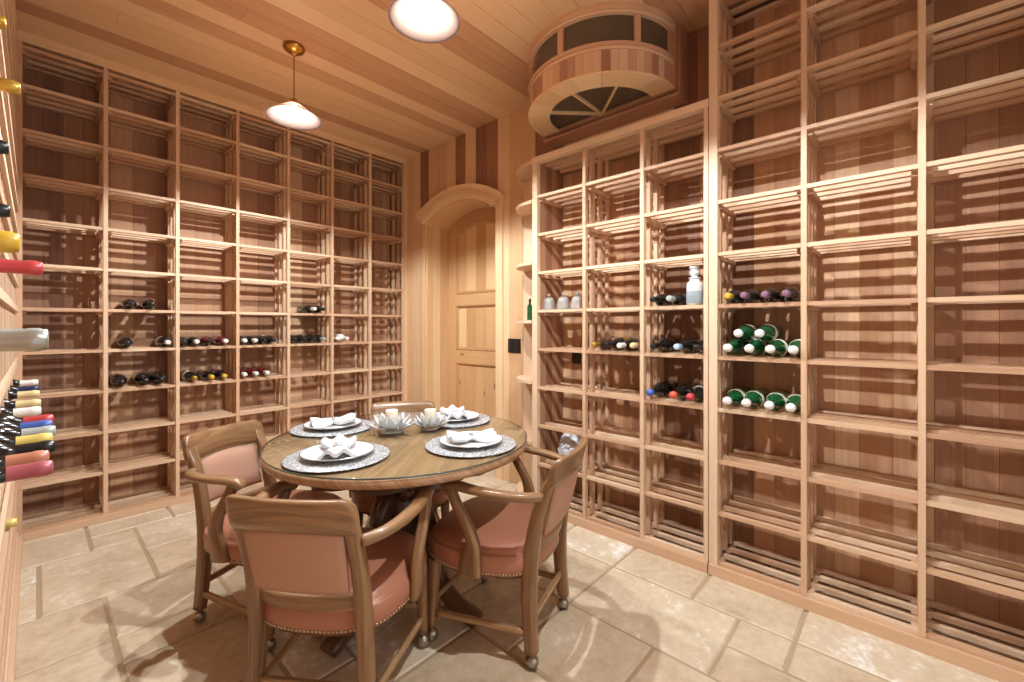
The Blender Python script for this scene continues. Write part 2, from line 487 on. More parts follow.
for i in range(NP):
    ya = PY0 + i * PW; yb = ya + PW
    segs = []
    if yb < OY0 or ya > OY1:
        segs = [(ya, yb, 0)]
    elif ya < OY0 or yb > OY1:
        if ya < OY0: segs = [(ya, OY0, 0), (OY0, yb, arc_z(OY0) + .03)]
        else: segs = [(ya, OY1, arc_z(OY1) + .03), (OY1, yb, 0)]
    else:
        segs = [(ya, yb, max(arc_z(ya), arc_z(yb)) + 0.012)]
    cut = []
    for a, b_, z0 in segs:
        # behind the racks the wall steps back: boards only above the low rack, none behind the tall one
        lo_, mid_, hi_ = BY0 - 7 * BP - .03, BY0 - 3 * BP + .024, BY0 + .04
        for p, q, zz in ((-9, lo_, z0), (mid_, hi_, 2.4365), (hi_, 99, z0)):
            if min(b_, q) - max(a, p) > .004: cut.append((max(a, p), min(b_, q), max(zz, z0)))
    for a, b_, z0 in cut:
        mb.box((WX, a + .0012, z0), (WX + 0.02, b_ - .0012, H), tones[i], ax=2)
tag(mb.build('wall_right', M['wallwood'], fix=False), kind='structure')

def plank_wall(name, p0, p1, inward, mat, th=0.02):
    """vertical planks on a wall from p0 to p1 (xy), inward = unit normal to the room"""
    mb = MB()
    d = Vector(p1) - Vector(p0); n = int(d.length / PW) + 1; d = d.normalized()
    ts = tone_seq(n + 1)
    for i in range(n):
        a = Vector(p0) + d * (i * PW + .001); b_ = Vector(p0) + d * min((i + 1) * PW - .001, (Vector(p1) - Vector(p0)).length)
        q = b_ - Vector(inward) * th
        mb.box((min(a.x, q.x), min(a.y, q.y), 0), (max(a.x, q.x), max(a.y, q.y), H), ts[i], ax=2)
    a = Vector(p0) - Vector(inward) * th; b_ = Vector(p1) - Vector(inward) * (th + .04)
    mb.box((min(a.x, b_.x), min(a.y, b_.y), 0), (max(a.x, b_.x), max(a.y, b_.y), H + .02), .3)
    return tag(mb.build(name, mat, fix=False), kind='structure')
plank_wall('wall_back', (WXL, AY + AD + 0.028), (WX + .02, AY + AD + 0.028), (0, -1), M['wallwood'])
plank_wall('wall_left', (WXL, WYN), (WXL, AY + AD + .05), (1, 0), M['wallwood'])
# out-of-view near wall; its wide opening is added so world light softly fills shadows
mb = MB()
for xa_, xb_, z0_, z1_ in ((WXL, -.05, 0, H), (2.34, WX + .02, 0, H), (-.05, 2.34, 2.45, H)):
    mb.box((xa_, WYN - .12, z0_), (xb_, WYN, z1_), .6, ax=2)
tag(mb.build('wall_near', M['wallwood'], fix=False), kind='structure')

# arched casing, jambs and soffit of the opening
mb = MB()
NS = 20
def arch_ring(hw_in, spr_in, rise_in, hw_out, spr_out, rise_out, x0, x1, tone):
    def pt(hw, spr, rise, t, x):
        R = (hw * hw + rise * rise) / (2 * rise)
        y = -hw + 2 * hw * t
        return (x, OC + y, spr + rise - R + sqrt(max(0, R * R - y * y)))
    rings = []
    for i in range(NS + 1):
        t = i / NS
        rings.append([pt(hw_in, spr_in, rise_in, t, x0), pt(hw_out, spr_out, rise_out, t, x0), pt(hw_out, spr_out, rise_out, t, x1), pt(hw_in, spr_in, rise_in, t, x1)])
    mb.quadstrip(rings, smooth=False, tone=tone)
arch_ring(OHW, SPR, RISE, OHW + .095, SPR + .068, .175, WX - 0.05, WX + 0.01, 0.75)     # casing head
arch_ring(OHW - .005, SPR - .004, RISE, OHW + .028, SPR + .02, .155, WX - 0.066, WX - 0.05, 0.9)  # inner bead
arch_ring(OHW + .07, SPR + .05, .17, OHW + .11, SPR + .078, .178, WX - 0.066, WX - 0.05, 0.9)  # outer bead
arch_ring(OHW - .018, SPR - .01, RISE - .004, OHW + .02, SPR + .01, RISE + .008, WX - 0.02, WX + 0.272, 0.55)  # soffit
# jambs: left one (far) is a run of boards, right one (near)
for (xa, xb, t) in ((WX, WX + .06, .55), (WX + .063, WX + .16, .85), (WX + .163, WX + .272, .45)):
    mb.box((xa, OY1 - .018, 0), (xb, OY1 + .02, SPR + .02), t, ax=2)
    mb.box((xa, OY0 - .02, 0), (xb, OY0 + .018, SPR + .02), t, ax=2)
mb.box((WX - .014, OY1, 0), (WX + .01, OY1 + .05, SPR + .05), .7, ax=2)
mb.box((WX - .014, OY1 + .052, 0), (WX + .01, OY1 + .085, SPR + .07), .45, ax=2)
mb.box((WX - .014, OY0 - .06, 0), (WX + .01, OY0, SPR + .05), .85, ax=2)
mb.box((WX - .02, OY0 - .075, 0), (WX + .01, OY0 - .062, SPR + .07), .95, ax=2)
tag(mb.build('trim_1', M['trimwood']), kind='structure')

# ceiling-side trim over the back rack and the closing strip at its right end
mb = MB()
mb.box((WXL, AY - .004, 2.945), (WX, AY + .02, H), 0.85, ax=0)
mb.box((AX0 + 7 * AP + .016, AY - .004, 0), (WX, AY + .02, 2.945), 0.8, ax=2)
tag(mb.build('trim_2', M['trimwood'], fix=False), kind='structure')

# the door
def build_door():
    X0 = WX + 0.262
    root = thing('door_1', None, None, (0, 0, 0)); root['kind'] = 'structure'
    for k in ('label', 'category'):
        if k in root: del root[k]
    y0, y1 = OY0 + .02, OY1 - .02
    hw = (y1 - y0) / 2
    st = 0.115
    def az(y, off): return arc_z(y) - .012 - off
    mb = MB()
    # stiles
    for a, b_ in ((y0, y0 + st), (y1 - st, y1)):
        poly = [(a, 0.01), (b_, 0.01), (b_, az(b_, 0)), (a, az(a, 0))]
        mb.prism(poly, 0, 0.045, Matrix(((0, 0, 1, X0), (1, 0, 0, 0), (0, 1, 0, 0), (0, 0, 0, 1))), tone=.4)
    MX = Matrix(((0, 0, 1, X0), (1, 0, 0, 0), (0, 1, 0, 0), (0, 0, 0, 1)))
    a, b_ = y0 + st, y1 - st
    # arched top rail
    n = 16
    top = [(a + (b_ - a) * i / n, az(a + (b_ - a) * i / n, 0)) for i in range(n + 1)]
    RT = .12
    low = [(p[0], p[1] - RT - .05 * (abs(p[0] - OC) / hw) ** 2) for p in top]
    mb.prism(low + top[::-1], 0.001, 0.044, MX, tone=.25)
    for z0, z1, t in ((0.01, 0.24, .4), (0.905, 1.03, .45), (1.475, 1.585, .45)):
        mb.box((X0 + .001, a, z0), (X0 + .044, b_, z1), t, ax=1)
    mb.build('door_frame', M['doorwood'], root)
    # panels of vertical boards, with a moulding round each
    def panel(z0, z1f, name):
        m2 = MB()
        nb = 5
        for i in range(nb):
            ya = a + (b_ - a) * i / nb; yb = a + (b_ - a) * (i + 1) / nb
            zt = min(z1f(ya), z1f(yb))
            za, zb = z1f(ya), z1f(yb)
            poly = [(ya + .0008, z0), (yb - .0008, z0), (yb - .0008, zb), (ya + .0008, za)]
            m2.prism(poly, .018, .03, MX, tone=random.choice([.3, .45, .6, .75, .9]))
        # fix uv so the grain runs upwards
        for fi in range(len(m2.f)):
            o = (random.random() * 30, random.random() * 30) if fi % 6 == 0 else o
            m2.uv[fi] = [(m2.v[i][2] + o[0], m2.v[i][1] + o[1]) for i in m2.f[fi]]
        p = m2.build(name, M['doorwood'], root)
        m3 = MB()
        w = .03
        outer = [(a, z0), (b_, z0)] + [(b_ - (b_ - a) * i / n, z1f(b_ - (b_ - a) * i / n)) for i in range(n + 1)]
        cy_ = (a + b_) / 2; cz = sum(q[1] for q in outer) / len(outer)
        def inset(q, d):
            y, z = q
            y2 = min(max(y, a + d), b_ - d)
            z2 = max(z, z0 + d) if z <= z0 + 1e-6 else z - d
            return (y2, z2)
        r0 = [Vector((X0 + .002, y, z)) for y, z in outer]
        r1 = [Vector((X0 - .006, *inset(q, .008))) for q in outer]
        r2 = [Vector((X0 + .018, *inset(q, w))) for q in outer]
        m3.quadstrip([r0, r1, r2], caps=(False, False), smooth=False, tone=.15)
        m3.build('panel_moulding', M['doorwood'], p)
    panel(0.24, lambda y: 0.905, 'door_panel')
    panel(1.03, lambda y: 1.475, 'door_panel')
    panel(1.585, lambda y: az(y, RT + .05 * (abs(y - OC) / hw) ** 2), 'door_panel')
    # lever on the hidden side of the leaf's lock stile
    m4 = MB()
    m4.lathe([(.026, 0), (.026, .006), (.010, .010), (.010, .045)], 16, Matrix.Translation((X0, y0 + .055, 1.02)) @ Matrix.Rotation(-pi / 2, 4, 'Y'))
    m4.tube([(X0 - .045, y0 + .055, 1.02), (X0 - .048, y0 + .10, 1.02), (X0 - .044, y0 + .16, 1.016)], .008)
    m4.build('door_handle', M['bronze'], root)
    # dark infill behind the leaf closes the opening
    return root
build_door()
mb = MB()
mb.box((WX + .31, OY0 - .1, 0), (WX + .34, OY1 + .1, 2.6), .2)
mb.box((WX + .02, OY0 - .06, 0), (WX + .33, OY0 - .021, 2.6), .2)
mb.box((WX + .02, OY1 + .021, 0), (WX + .33, OY1 + .06, 2.6), .2)
mb.box((WX + .02, OY0 - .06, 2.46), (WX + .33, OY1 + .06, 2.5), .2)
tag(mb.build('wall_recess', M['wallwood'], fix=False), kind='structure')

# ------------------------------------------------------------------ racks
POST = 0.022
def slat_rows(D): return [0.0 + 0.0, (D - .032) / 3, 2 * (D - .032) / 3, D - .032]

def upright(root, x, z0, z1, D, w=POST, mid=True):
    mb = MB()
    t0 = random.uniform(.3, .8)
    mb.box((x - w / 2, -0.004, z0), (x + w / 2, 0.026, z1), t0)
    if mid:
        for q in (0.36, 0.68, 1.0):
            yb = D * q
            mb.box((x - .011, yb - .03, z0 + .0), (x + .011, yb, z1), random.uniform(.1, .7))
    return mb.build('upright', M['rack'], root, fix=False)

def shelf(root, xa, xb, zt, D, rails=True, wl=POST, wr=POST):
    mb = MB()
    th = .018
    for y in slat_rows(D):
        mb.box((xa + wl / 2, y + .002, zt - th), (xb - wr / 2, y + .030, zt), random.uniform(.15, .9))
    if rails:
        for xs in ((xa + .011, xa + .031), (xb - .031, xb - .011)):
            mb.box((xs[0], 0.03, zt - th - .020), (xs[1], D - .03, zt - th - .0005), random.uniform(.0, .5))
            mb.box((xs[0], 0.004, zt - th - .020), (xs[1], 0.0299, zt - th - .0005), random.uniform(.2, .6)) if (xs[0] < xa + POST) and False else None
    return mb.build('shelf', M['rack'], root, fix=False)

def back_panel(root, xa, xb, z0, z1, D, fixed=None):
    mb = MB()
    x = xa
    while x < xb - .001:
        w = random.choice([.095, .12, .135, .14])
        x2 = min(x + w, xb)
        mb.box((x + .0006, D + .001, z0), (x2 - .0006, D + .015, z1), random.choice([.06, .15, .22, .28, .33, .38, .44, .5, .58, .78]) , ax=2)
        x = x2
    return mb.build('back_panel', M['rackback'], root, fix=False)

# back rack (seven bays)
ra = thing('wine_rack', 'tall built-in cedar wine rack of seven bays covering the back wall beside the door', 'wine rack', (AX0, AY, 0), 0)
back_panel(ra, -.02, 7 * AP + .02, 0.0, 2.94, AD)
for i in range(8):
    w = POST if i not in (0,) else .034
    upright(ra, i * AP, .046, 2.944, AD, w)
for i in range(7):
    for k in range(-1, 10):
        shelf(ra, i * AP, (i + 1) * AP, lvl(k), AD)
    shelf(ra, i * AP, (i + 1) * AP, 2.925, AD)
mb = MB(); mb.box((-.03, -.012, 0), (7 * AP + .03, .022, .045), .5); mb.build('plinth', M['rack'], ra, fix=False)

# low rack on the right wall (three bays)
LOWTOP = 2.4357
rb = thing('wine_rack', 'lower three-bay cedar wine rack under the half-round cooling unit', 'wine rack', (BX, BY0, 0), -pi / 2)
back_panel(rb, -.012, 3 * BP - .022, 0.0, LOWTOP - .05, BD)
mb = MB()
mb.box((-.034, -.004, .0535), (.008, .03, LOWTOP - .0405), .8)
mb.build('end_post', M['rack'], rb, fix=False)
mb = MB()
for i in range(4):
    mb.box((-.012, .031 + i * (BD - .032) / 4, .046), (.006, .031 + (i + 1) * (BD - .032) / 4 - .0012, LOWTOP - .0405), [.35, .12, .4, .22][i], ax=2)
mb.build('end_panel', M['rackback'], rb, fix=False)
for i in (1, 2):
    upright(rb, i * BP, .054, LOWTOP - .0405, BD)
upright(rb, 3 * BP - .036, .054, LOWTOP - .0405, BD, .022)
for i in range(3):
    for k in range(-1, 8):
        z = lvl(k) if k >= 0 else .072
        shelf(rb, i * BP + (.0 if i else -.007), (i + 1) * BP - (0.036 if i == 2 else 0), z, BD, wr=POST if i < 2 else .022)
mb = MB()
mb.box((-.036, -.012, LOWTOP - .04), (3 * BP - .022, .04, LOWTOP), .95)
for y in slat_rows(BD)[1:]:
    mb.box((0, y + .002, LOWTOP - .04), (3 * BP - .022, y + .036, LOWTOP - .018), random.uniform(.3, .8))
mb.build('top_cap', M['rack'], rb, fix=False)
mb = MB(); mb.box((-.036, -.016, 0), (3 * BP - .026, .022, .053), .55); mb.build('plinth', M['rack'], rb, fix=False)

# tall rack on the right wall
NT = 4
rc = thing('wine_rack', 'floor-to-ceiling cedar wine rack on the right wall, taller than its neighbour', 'wine rack', (BX, BY0 - 3 * BP, 0), -pi / 2)
back_panel(rc, -.02, NT * BP, 0.0, H - .004, BD)
mb = MB()
mb.box((-.02, -.006, .054), (.02, .034, H - .004), .85)
for q in (0.36, 0.68, 1.0):
    mb.box((-.011, BD * q - .03, .054), (.011, BD * q, H - .004), random.uniform(.1, .7))
mb.build('upright', M['rack'], rc, fix=False)
for i in range(1, NT + 1):
    upright(rc, i * BP, .054, H - .004, BD)
for i in range(NT):
    for k in range(-1, 10):
        z = lvl(k) if k >= 0 else .072
        shelf(rc, i * BP, (i + 1) * BP, z, BD, wl=.04 if i == 0 else POST)
    shelf(rc, i * BP, (i + 1) * BP, H - .03, BD, wl=.04 if i == 0 else POST)
mb = MB(); mb.box((-.02, -.016, 0), (NT * BP + .02, .022, .053), .55); mb.build('plinth', M['rack'], rc, fix=False)

# single-bottle rack along the left wall, seen almost edge-on
CX, CY0, CD = -0.080, 0.5875, 0.27
CRP, CRZ0, CPP = 0.145, 0.525, 0.115
NCU = 29
rd = thing('wine_rack', 'cedar single-bottle wine rack along the left wall, seen almost edge-on', 'wine rack', (CX, CY0, 0), pi / 2)
for i in range(NCU):
    mb = MB()
    x = i * CPP
    if x > AY - CY0 - .02: break
    w = .018 if i < NCU - 1 else .05
    mb.box((x - w / 2, -.004, .05), (x + w / 2, .02, H - .004), random.uniform(.3, .9))
    mb.box((x - w / 2, CD - .03, .05), (x + w / 2, CD - .008, H - .004), random.uniform(.2, .7))
    mb.build('upright', M['rack'], rd, fix=False)
CL = min((NCU - 1) * CPP, AY - CY0 - .03)
for k in range(-3, 17):
    z = CRZ0 + CRP * k - .018
    mb = MB()
    mb.box((-.009, -.016, z - .03), (CL, -.0045, z), random.uniform(.4, 1.0))
    mb.box((-.009, CD - .042, z - .06), (CL, CD - .031, z - .028), random.uniform(.2, .8))
    mb.build('cradle_rail', M['rack'], rd, fix=False)
mb = MB(); mb.box((-.02, -.03, 0), (CL, CD, .049), .5); mb.build('plinth', M['rack'], rd, fix=False)
mb = MB()
x = 0
while x < CL:
    mb.box((x + .0006, CD - .006, .05), (min(x + .12, CL) - .0006, CD + .01, H - .004), random.uniform(.1, .7), ax=2); x += .12
mb.build('back_panel', M['rackback'], rd, fix=False)

# quarter-round end shelves
re_ = thing('corner_shelf', 'narrow quarter-round end shelves between the switch plate and the low rack', 'shelf', (WX - .004, BY0 + .0355, 0))
mb = MB()
mb.box((-.256, -.0006, .0), (0, .010, LOWTOP - .002), .55, ax=2)
mb.box((-.012, .0105, .0), (0, .30, LOWTOP - .002), .75, ax=2)
mb.build('backing', M['rack'], re_, fix=False)
for z in (2.425, 2.15, 1.72, 1.31, 0.885, 0.46, 0.06):
    mb = MB()
    R = 0.262
    poly = [(-.0125, .0105)] + [(-.0125 - (R - .01) * cos(a * pi / 2 / 14), .0105 + .29 * sin(a * pi / 2 / 14)) for a in range(15)]
    mb.prism(poly, z - .022, z, tone=.75)
    mb.build('quarter_shelf', M['rack'], re_)

# switch plate and outlet
sw = thing('light_switch', 'dark bronze double switch plate on the wood wall right of the door', 'light switch', (WX - .001, 2.335, 1.11))
mb = MB()
mb.box((-.006, -.066, -.057), (0, .066, .057), .5); mb.box((-.009, -.06, -.051), (-.006, .06, .051), .5)
mb.build('plate', M['bronze'], sw, fix=False)
for y in (-.03, .03):
    mb = MB(); mb.box((-.012, y - .017, -.034), (-.009, y + .017, .034), .5); mb.box((-.015, y - .015, .002), (-.012, y + .015, .032), .5); mb.build('rocker', M['black'], sw, fix=False)

ot = thing('power_outlet', 'small black power outlet on the back of the low rack', 'outlet', (BX + BD - .0005, BY0 - .128, 1.055))
mb = MB(); mb.box((-.006, -.036, -.058), (0, .036, .058), .5); mb.box((-.008, -.033, -.055), (-.006, .033, .055), .5); mb.build('plate', M['black'], ot, fix=False)
for z in (-.022, .022):
    mb = MB(); mb.lathe([(.016, 0), (.016, .003), (.012, .004)], 16, Matrix.Translation((-.0085, 0, z)) @ Matrix.Rotation(-pi / 2, 4, 'Y')); mb.build('socket', M['bronze'], ot)

# ------------------------------------------------------------------ half-round cooling unit
def build_unit():
    cx, cyy, z0 = 2.45, 1.446, 2.622
    root = thing('cooling_unit', 'half-round wood cased cooling unit with smoked panes hung below the ceiling', 'cooling unit', (cx, cyy, z0))
    HT = H - z0 - .001
    def arc(r0, r1, za, zb, name, mat, a0=-90, a1=90, n=48, tone=.5, boards=0, parent=root):
        mb = MB()
        if boards:
            for i in range(boards):
                b0 = radians(a0 + (a1 - a0) * i / boards + .1); b1 = radians(a0 + (a1 - a0) * (i + 1) / boards - .1)
                rings = []
                for t in (b0, (b0 + b1) / 2, b1):
                    rings.append([(-r0 * cos(t), r0 * sin(t), za), (-r1 * cos(t), r1 * sin(t), za), (-r1 * cos(t), r1 * sin(t), zb), (-r0 * cos(t), r0 * sin(t), zb)])
                mb.quadstrip(rings, smooth=False, tone=random.uniform(.05, .85))
                k = len(mb.f) - 10
                o = (random.random() * 30, random.random() * 30)
                for fi in range(k, len(mb.f)):
                    mb.uv[fi] = [(mb.v[i2][2] + o[0], atan2(mb.v[i2][1], -mb.v[i2][0]) * r1 + o[1]) for i2 in mb.f[fi]]
        else:
            rings = []
            for i in range(n + 1):
                t = radians(a0 + (a1 - a0) * i / n)
                rings.append([(-r0 * cos(t), r0 * sin(t), za), (-r1 * cos(t), r1 * sin(t), za), (-r1 * cos(t), r1 * sin(t), zb), (-r0 * cos(t), r0 * sin(t), zb)])
            mb.quadstrip(rings, smooth=False, tone=tone)
        return mb.build(name, mat, parent)
    RO = .462
    arc(.40, .474, HT - .034, HT, 'top_rim', M['unitwood'], tone=.7)
    arc(.40, .466, HT - .047, HT - .0345, 'top_bead', M['unitwood'], tone=.95)
    for a in ((-86, -57.5), (-52.5, -2.5), (2.5, 52.5), (57.5, 86)):
        arc(.435, .441, .172, HT - .0475, 'window_pane', M['smoked'], a[0], a[1], 24)
    for a in (-55, 0, 55):
        arc(.43, .458, .172, HT - .0475, 'mullion', M['unitwood'], a - 2.2, a + 2.2, 4, tone=.6)
    for a in (-88, 88):
        arc(.43, .458, .172, HT - .0475, 'mullion', M['unitwood'], a - 2, a + 2, 4, tone=.4)
    arc(.40, .474, .150, .1715, 'middle_rail', M['unitwood'], tone=.6)
    arc(.40, .466, .134, .1495, 'middle_bead', M['unitwood'], tone=.9)
    arc(.42, .46, .012, .1335, 'plank_band', M['unitwood'], boards=30)
    # underside ring of jointed segments and the fan grille
    mb = MB()
    RI = .335
    nseg = 9
    for i in range(nseg):
        a0, a1 = -90 + 180 * i / nseg + .12, -90 + 180 * (i + 1) / nseg - .12
        rings = []
        for k in range(7):
            t = radians(a0 + (a1 - a0) * k / 6)
            rings.append([(-RI * cos(t), RI * sin(t), 0), (-.474 * cos(t), .474 * sin(t), 0), (-.474 * cos(t), .474 * sin(t), .0118), (-RI * cos(t), RI * sin(t), .0118)])
        mb.quadstrip(rings, smooth=False, tone=random.uniform(.6, 1))
    mb.build('bottom_ring', M['trimwood'], root)
    mb = MB()
    poly = [(-(RI + .01) * cos(radians(a)), (RI + .01) * sin(radians(a))) for a in range(-90, 91, 6)]
    mb.prism(poly, .020, .024)
    mb.build('fan_pane', M['smoked'], root)
    for a in (-45, 0, 45):
        mb = MB()
        t = radians(a)
        mb.box((-RI - .004, -.006, .002), (0, .006, .0195), .7, mat=Matrix.Rotation(-t, 4, 'Z'))
        mb.build('fan_muntin', M['trimwood'], root, fix=False)
    mb = MB(); mb.box((0.0005, -.474, 0), (.04, .474, HT), .3); 
    mb.box((.04, -.488, -.012), (WX - cx - .001, .488, HT), .25, ax=1)
    mb.box((-.004, -.474, -.0005), (0.0004, .474, .018), .2, ax=1)
    mb.box((.02, -.488, -.03), (WX - cx - .001, .488, -.0125), .35, ax=1)
    mb.build('backing_box', M['unitwood'], root, fix=False)
build_unit()

# ------------------------------------------------------------------ pendants
def pendant(x, y, rz, label, group='shallow pendant lights in a line'):
    root = thing('pendant_light', label, 'pendant light', (x, y, H), 0, group)
    mb = MB()
    mb.lathe([(.062, 0), (.064, -.008), (.058, -.022), (.040, -.034), (.018, -.040), (.014, -.052), (.006, -.058)], 28)
    mb.build('canopy', M['brass'], root)
    zs = rz - H
    mb = MB(); mb.lathe([(.0028, -.055), (.0028, zs + .117)], 8); mb.build('cord', M['darkmetal'], root)
    mb = MB(); mb.lathe([(.004, zs + .122), (.018, zs + .117), (.0235, zs + .102), (.0235, zs + .084)], 20); mb.build('socket', M['brass'], root)
    mb = MB()
    t = .0025
    prof = [(.025, zs + .088), (.045, zs + .080), (.085, zs + .053), (.125, zs + .024), (.152, zs + .004), (.161, zs)]
    inner = [(r - .001, z - t) for r, z in prof[::-1]]
    mb.lathe(prof + inner, 56, caps=(False, False))
    mb.build('shade', M['shade'], root)
    mb = MB(); mb.ball((0, 0, zs + .064), .017, 12, 8); mb.build('bulb', M['bulb'], root)
    return root
pendant(1.08, 2.808, 2.556, 'shallow blush glass pendant nearest the back rack on a brass canopy')
pendant(1.185, 1.61, 2.652, 'shallow blush glass pendant hanging above the dining table')
pendant(1.20, 0.38, 2.55, 'shallow blush glass pendant nearest the tall right rack')

# ------------------------------------------------------------------ dining chairs
def build_chair():
    root = thing('dining_chair', 'x', 'chair')
    OAK = M['oak']
    # seat
    half = [(0, .275), (.10, .272), (.185, .245), (.242, .175), (.264, .06), (.246, -.07), (.205, -.165), (.140, -.205), (.075, -.222)]
    pts = half + [(0, -.226)] + [(-x, y) for x, y in half[:0:-1]]
    P, _ = smooth_path([(x, y, 0) for x, y in pts + [pts[0]]], [(0, 0)] * (len(pts) + 1), 5)
    P = P[:-1]
    cyc = .02
    def ring(sc, z): return [Vector((p.x * sc, cyc + (p.y - cyc) * sc, z)) for p in P]
    mb = MB()
    mb.quadstrip([ring(.965, .335), ring(.99, .335), ring(1.005, .352), ring(1.018, .378), ring(1.008, .402), ring(.992, .411), ring(.982, .410), ring(.965, .418), ring(.90, .436), ring(.76, .449), ring(.55, .456), ring(.28, .459), ring(.05, .46)], tone=.5)
    mb.build('seat', M['leather'], root)
    seat = root.children[-1]
    # nail trim along the lower edge
    per = [0.0]
    Q = P + [P[0]]
    for a, b_ in zip(Q, Q[1:]): per.append(per[-1] + (b_ - a).length)
    mb = MB()
    n = int(per[-1] / .0128); 
    for k in range(n):
        s = per[-1] * k / n
        i = max(j for j in range(len(per)) if per[j] <= s); i = min(i, len(P) - 1)
        t = (s - per[i]) / max(1e-9, per[i + 1] - per[i])
        p = Q[i].lerp(Q[i + 1], t); tg = (Q[i + 1] - Q[i]).normalized()
        nr = Vector((tg.y, -tg.x, 0))
        if nr.dot(Vector((p.x, p.y - cyc, 0))) < 0: nr = -nr
        c = Vector((p.x * .998, cyc + (p.y - cyc) * .998, .343)) + nr * .001
        mb.ball(c, .0044, 6, 4)
    mb.build('nail_trim', M['nail'], seat)
    # seat rail under the upholstery
    mb = MB(); mb.quadstrip([ring(.86, .312), ring(.90, .312), ring(.90, .334), ring(.86, .334)], tone=.3, caps=(False, False)); mb.build('seat_frame', OAK, root)
    for s in (-1, 1):
        # front leg
        mb = MB()
        mb.sweep([(s * .224, .207, .058), (s * .221, .203, .20), (s * .216, .198, .334)], [(.032, .032), (.037, .037), (.048, .048)], up=(0, 1, 0), p=7, n=16, tone=.55)
        leg = mb.build('leg', OAK, root)
        caster(leg, s * .224, .207)
        # rear leg, one piece with the back post
        mb = MB()
        mb.sweep([(s * .188, -.214, .058), (s * .184, -.205, .16), (s * .178, -.200, .30), (s * .174, -.207, .42), (s * .172, -.230, .55), (s * .171, -.262, .65), (s * .171, -.284, .70), (s * .171, -.296, .735)],
                 [(.040, .046), (.042, .052), (.042, .058), (.042, .058), (.040, .052), (.042, .044), (.046, .034), (.040, .022)], up=(0, 1, 0), p=6, n=16, tone=.5)
        leg = mb.build('leg', OAK, root)
        caster(leg, s * .188, -.214)
        # arm with its curved support
        mb = MB()
        mb.sweep([(s * .188, -.252, .640), (s * .238, -.205, .648), (s * .272, -.12, .656), (s * .283, -.02, .662), (s * .282, .055, .667), (s * .274, .105, .658), (s * .270, .122, .640)],
                 [(.030, .034), (.036, .034), (.044, .032), (.050, .030), (.054, .032), (.050, .036), (.034, .030)], p=2.8, n=14, tone=.55)
        arm = mb.build('arm', OAK, root)
        mb = MB()
        mb.sweep([(s * .276, .085, .650), (s * .280, .052, .59), (s * .279, .008, .52), (s * .275, -.012, .455), (s * .273, -.002, .40), (s * .268, .006, .338)],
                 [(.036, .036), (.036, .038), (.036, .042), (.036, .056), (.033, .082), (.030, .094)], up=(0, 1, 0), p=4, n=14, tone=.5)
        mb.build('arm_support', OAK, root)
        # side stretcher
        mb = MB(); mb.sweep([(s * .222, .19, .115), (s * .207, 0, .122), (s * .192, -.19, .128)], [(.020, .026)] * 3, p=3, n=10, tone=.7); mb.build('stretcher', OAK, root)
    mb = MB(); mb.sweep([(-.205, .200, .165), (0, .200, .165), (.205, .200, .165)], [(.018, .022)] * 3, p=3, n=10, tone=.6); mb.build('stretcher', OAK, root)
    mb = MB(); mb.sweep([(-.175, -.206, .165), (0, -.206, .165), (.175, -.206, .165)], [(.02, .026)] * 3, p=3, n=10, tone=.7); mb.build('stretcher', OAK, root)
    # curved top rail
    def yb(x, z): return -.190 - .235 * max(0, z - .40) - .036 * (1 - (x / .235) ** 2) - .02
    mb = MB()
    rings = []
    HWR, RC = .197, .034
    for x in [-.197, -.195, -.190, -.182, -.172, -.158, -.135, -.10, -.05, 0, .05, .10, .135, .158, .172, .182, .190, .195, .197]:
        e = max(0, (abs(x) - (HWR - RC)) / RC)
        zt = .787 - RC * (1 - sqrt(max(0, 1 - e * e)))
        zb = .672 + .010 * (1 - (x / HWR) ** 2) + .010 * e ** 4
        th = .036 - .014 * e ** 4
        cz, hh = (zt + zb) / 2, (zt - zb) / 2
        ring = []
        for j in range(20):
            a = 2 * pi * (j + .5) / 20
            r = 1 / ((abs(cos(a)) ** 4 + abs(sin(a)) ** 4) ** .25)
            z = cz + sin(a) * r * hh
            ring.append(Vector((x, yb(x, z) + .004 + cos(a) * r * th / 2 - .010 * max(0, (z - .76) / .03), z)))
        rings.append(ring)
    mb.quadstrip(rings, tone=.5)
    for fi in range(len(mb.f)):
        mb.uv[fi] = [(mb.v[i][0] + 5, mb.v[i][2] + mb.v[i][1] + 3) for i in mb.f[fi]]
    mb.build('top_rail', OAK, root)
    # lower cross rail
    mb = MB(); mb.sweep([(-.160, -.207, .440), (-.09, -.230, .440), (0, -.240, .440), (.09, -.230, .440), (.160, -.207, .440)], [(.024, .046)] * 5, p=4, n=12, tone=.55); mb.build('cross_rail', OAK, root)
    # back cushion: padded front face, flatter rear face
    mb = MB()
    nx, nz = 14, 12
    def pad(u, v, front):
        hw = .149 + .005 * v
        x = hw * u
        ztop = .672 + .018 * (1 - u * u); zbot = .482
        z = zbot + (ztop - zbot) * v
        y = yb(x, z)
        puff = (1 - u ** 4) * (1 - (2 * v - 1) ** 4)
        return Vector((x, y + (.010 + .020 * puff if front else -.002 - .010 * puff), z))
    ringsF = [[pad(-1 + 2 * i / nx, j / nz, True) for i in range(nx + 1)] + [pad(1 - 2 * i / nx, j / nz, False) for i in range(nx + 1)] for j in range(nz + 1)]
    mb.quadstrip(ringsF, tone=.5)
    bk = mb.build('back_cushion', M['leather2'], root)
    mb = MB()
    edge = [(-1, j / 18) for j in range(19)] + [(-1 + 2 * i / 25, 1) for i in range(1, 26)] + [(1, 1 - j / 18) for j in range(1, 19)]
    for u, v in edge:
        mb.ball(pad(u * .97, .02 + v * .96, True) + Vector((0, .001, 0)), .0044, 6, 4)
    mb.build('nail_trim', M['nail'], bk)
    return root

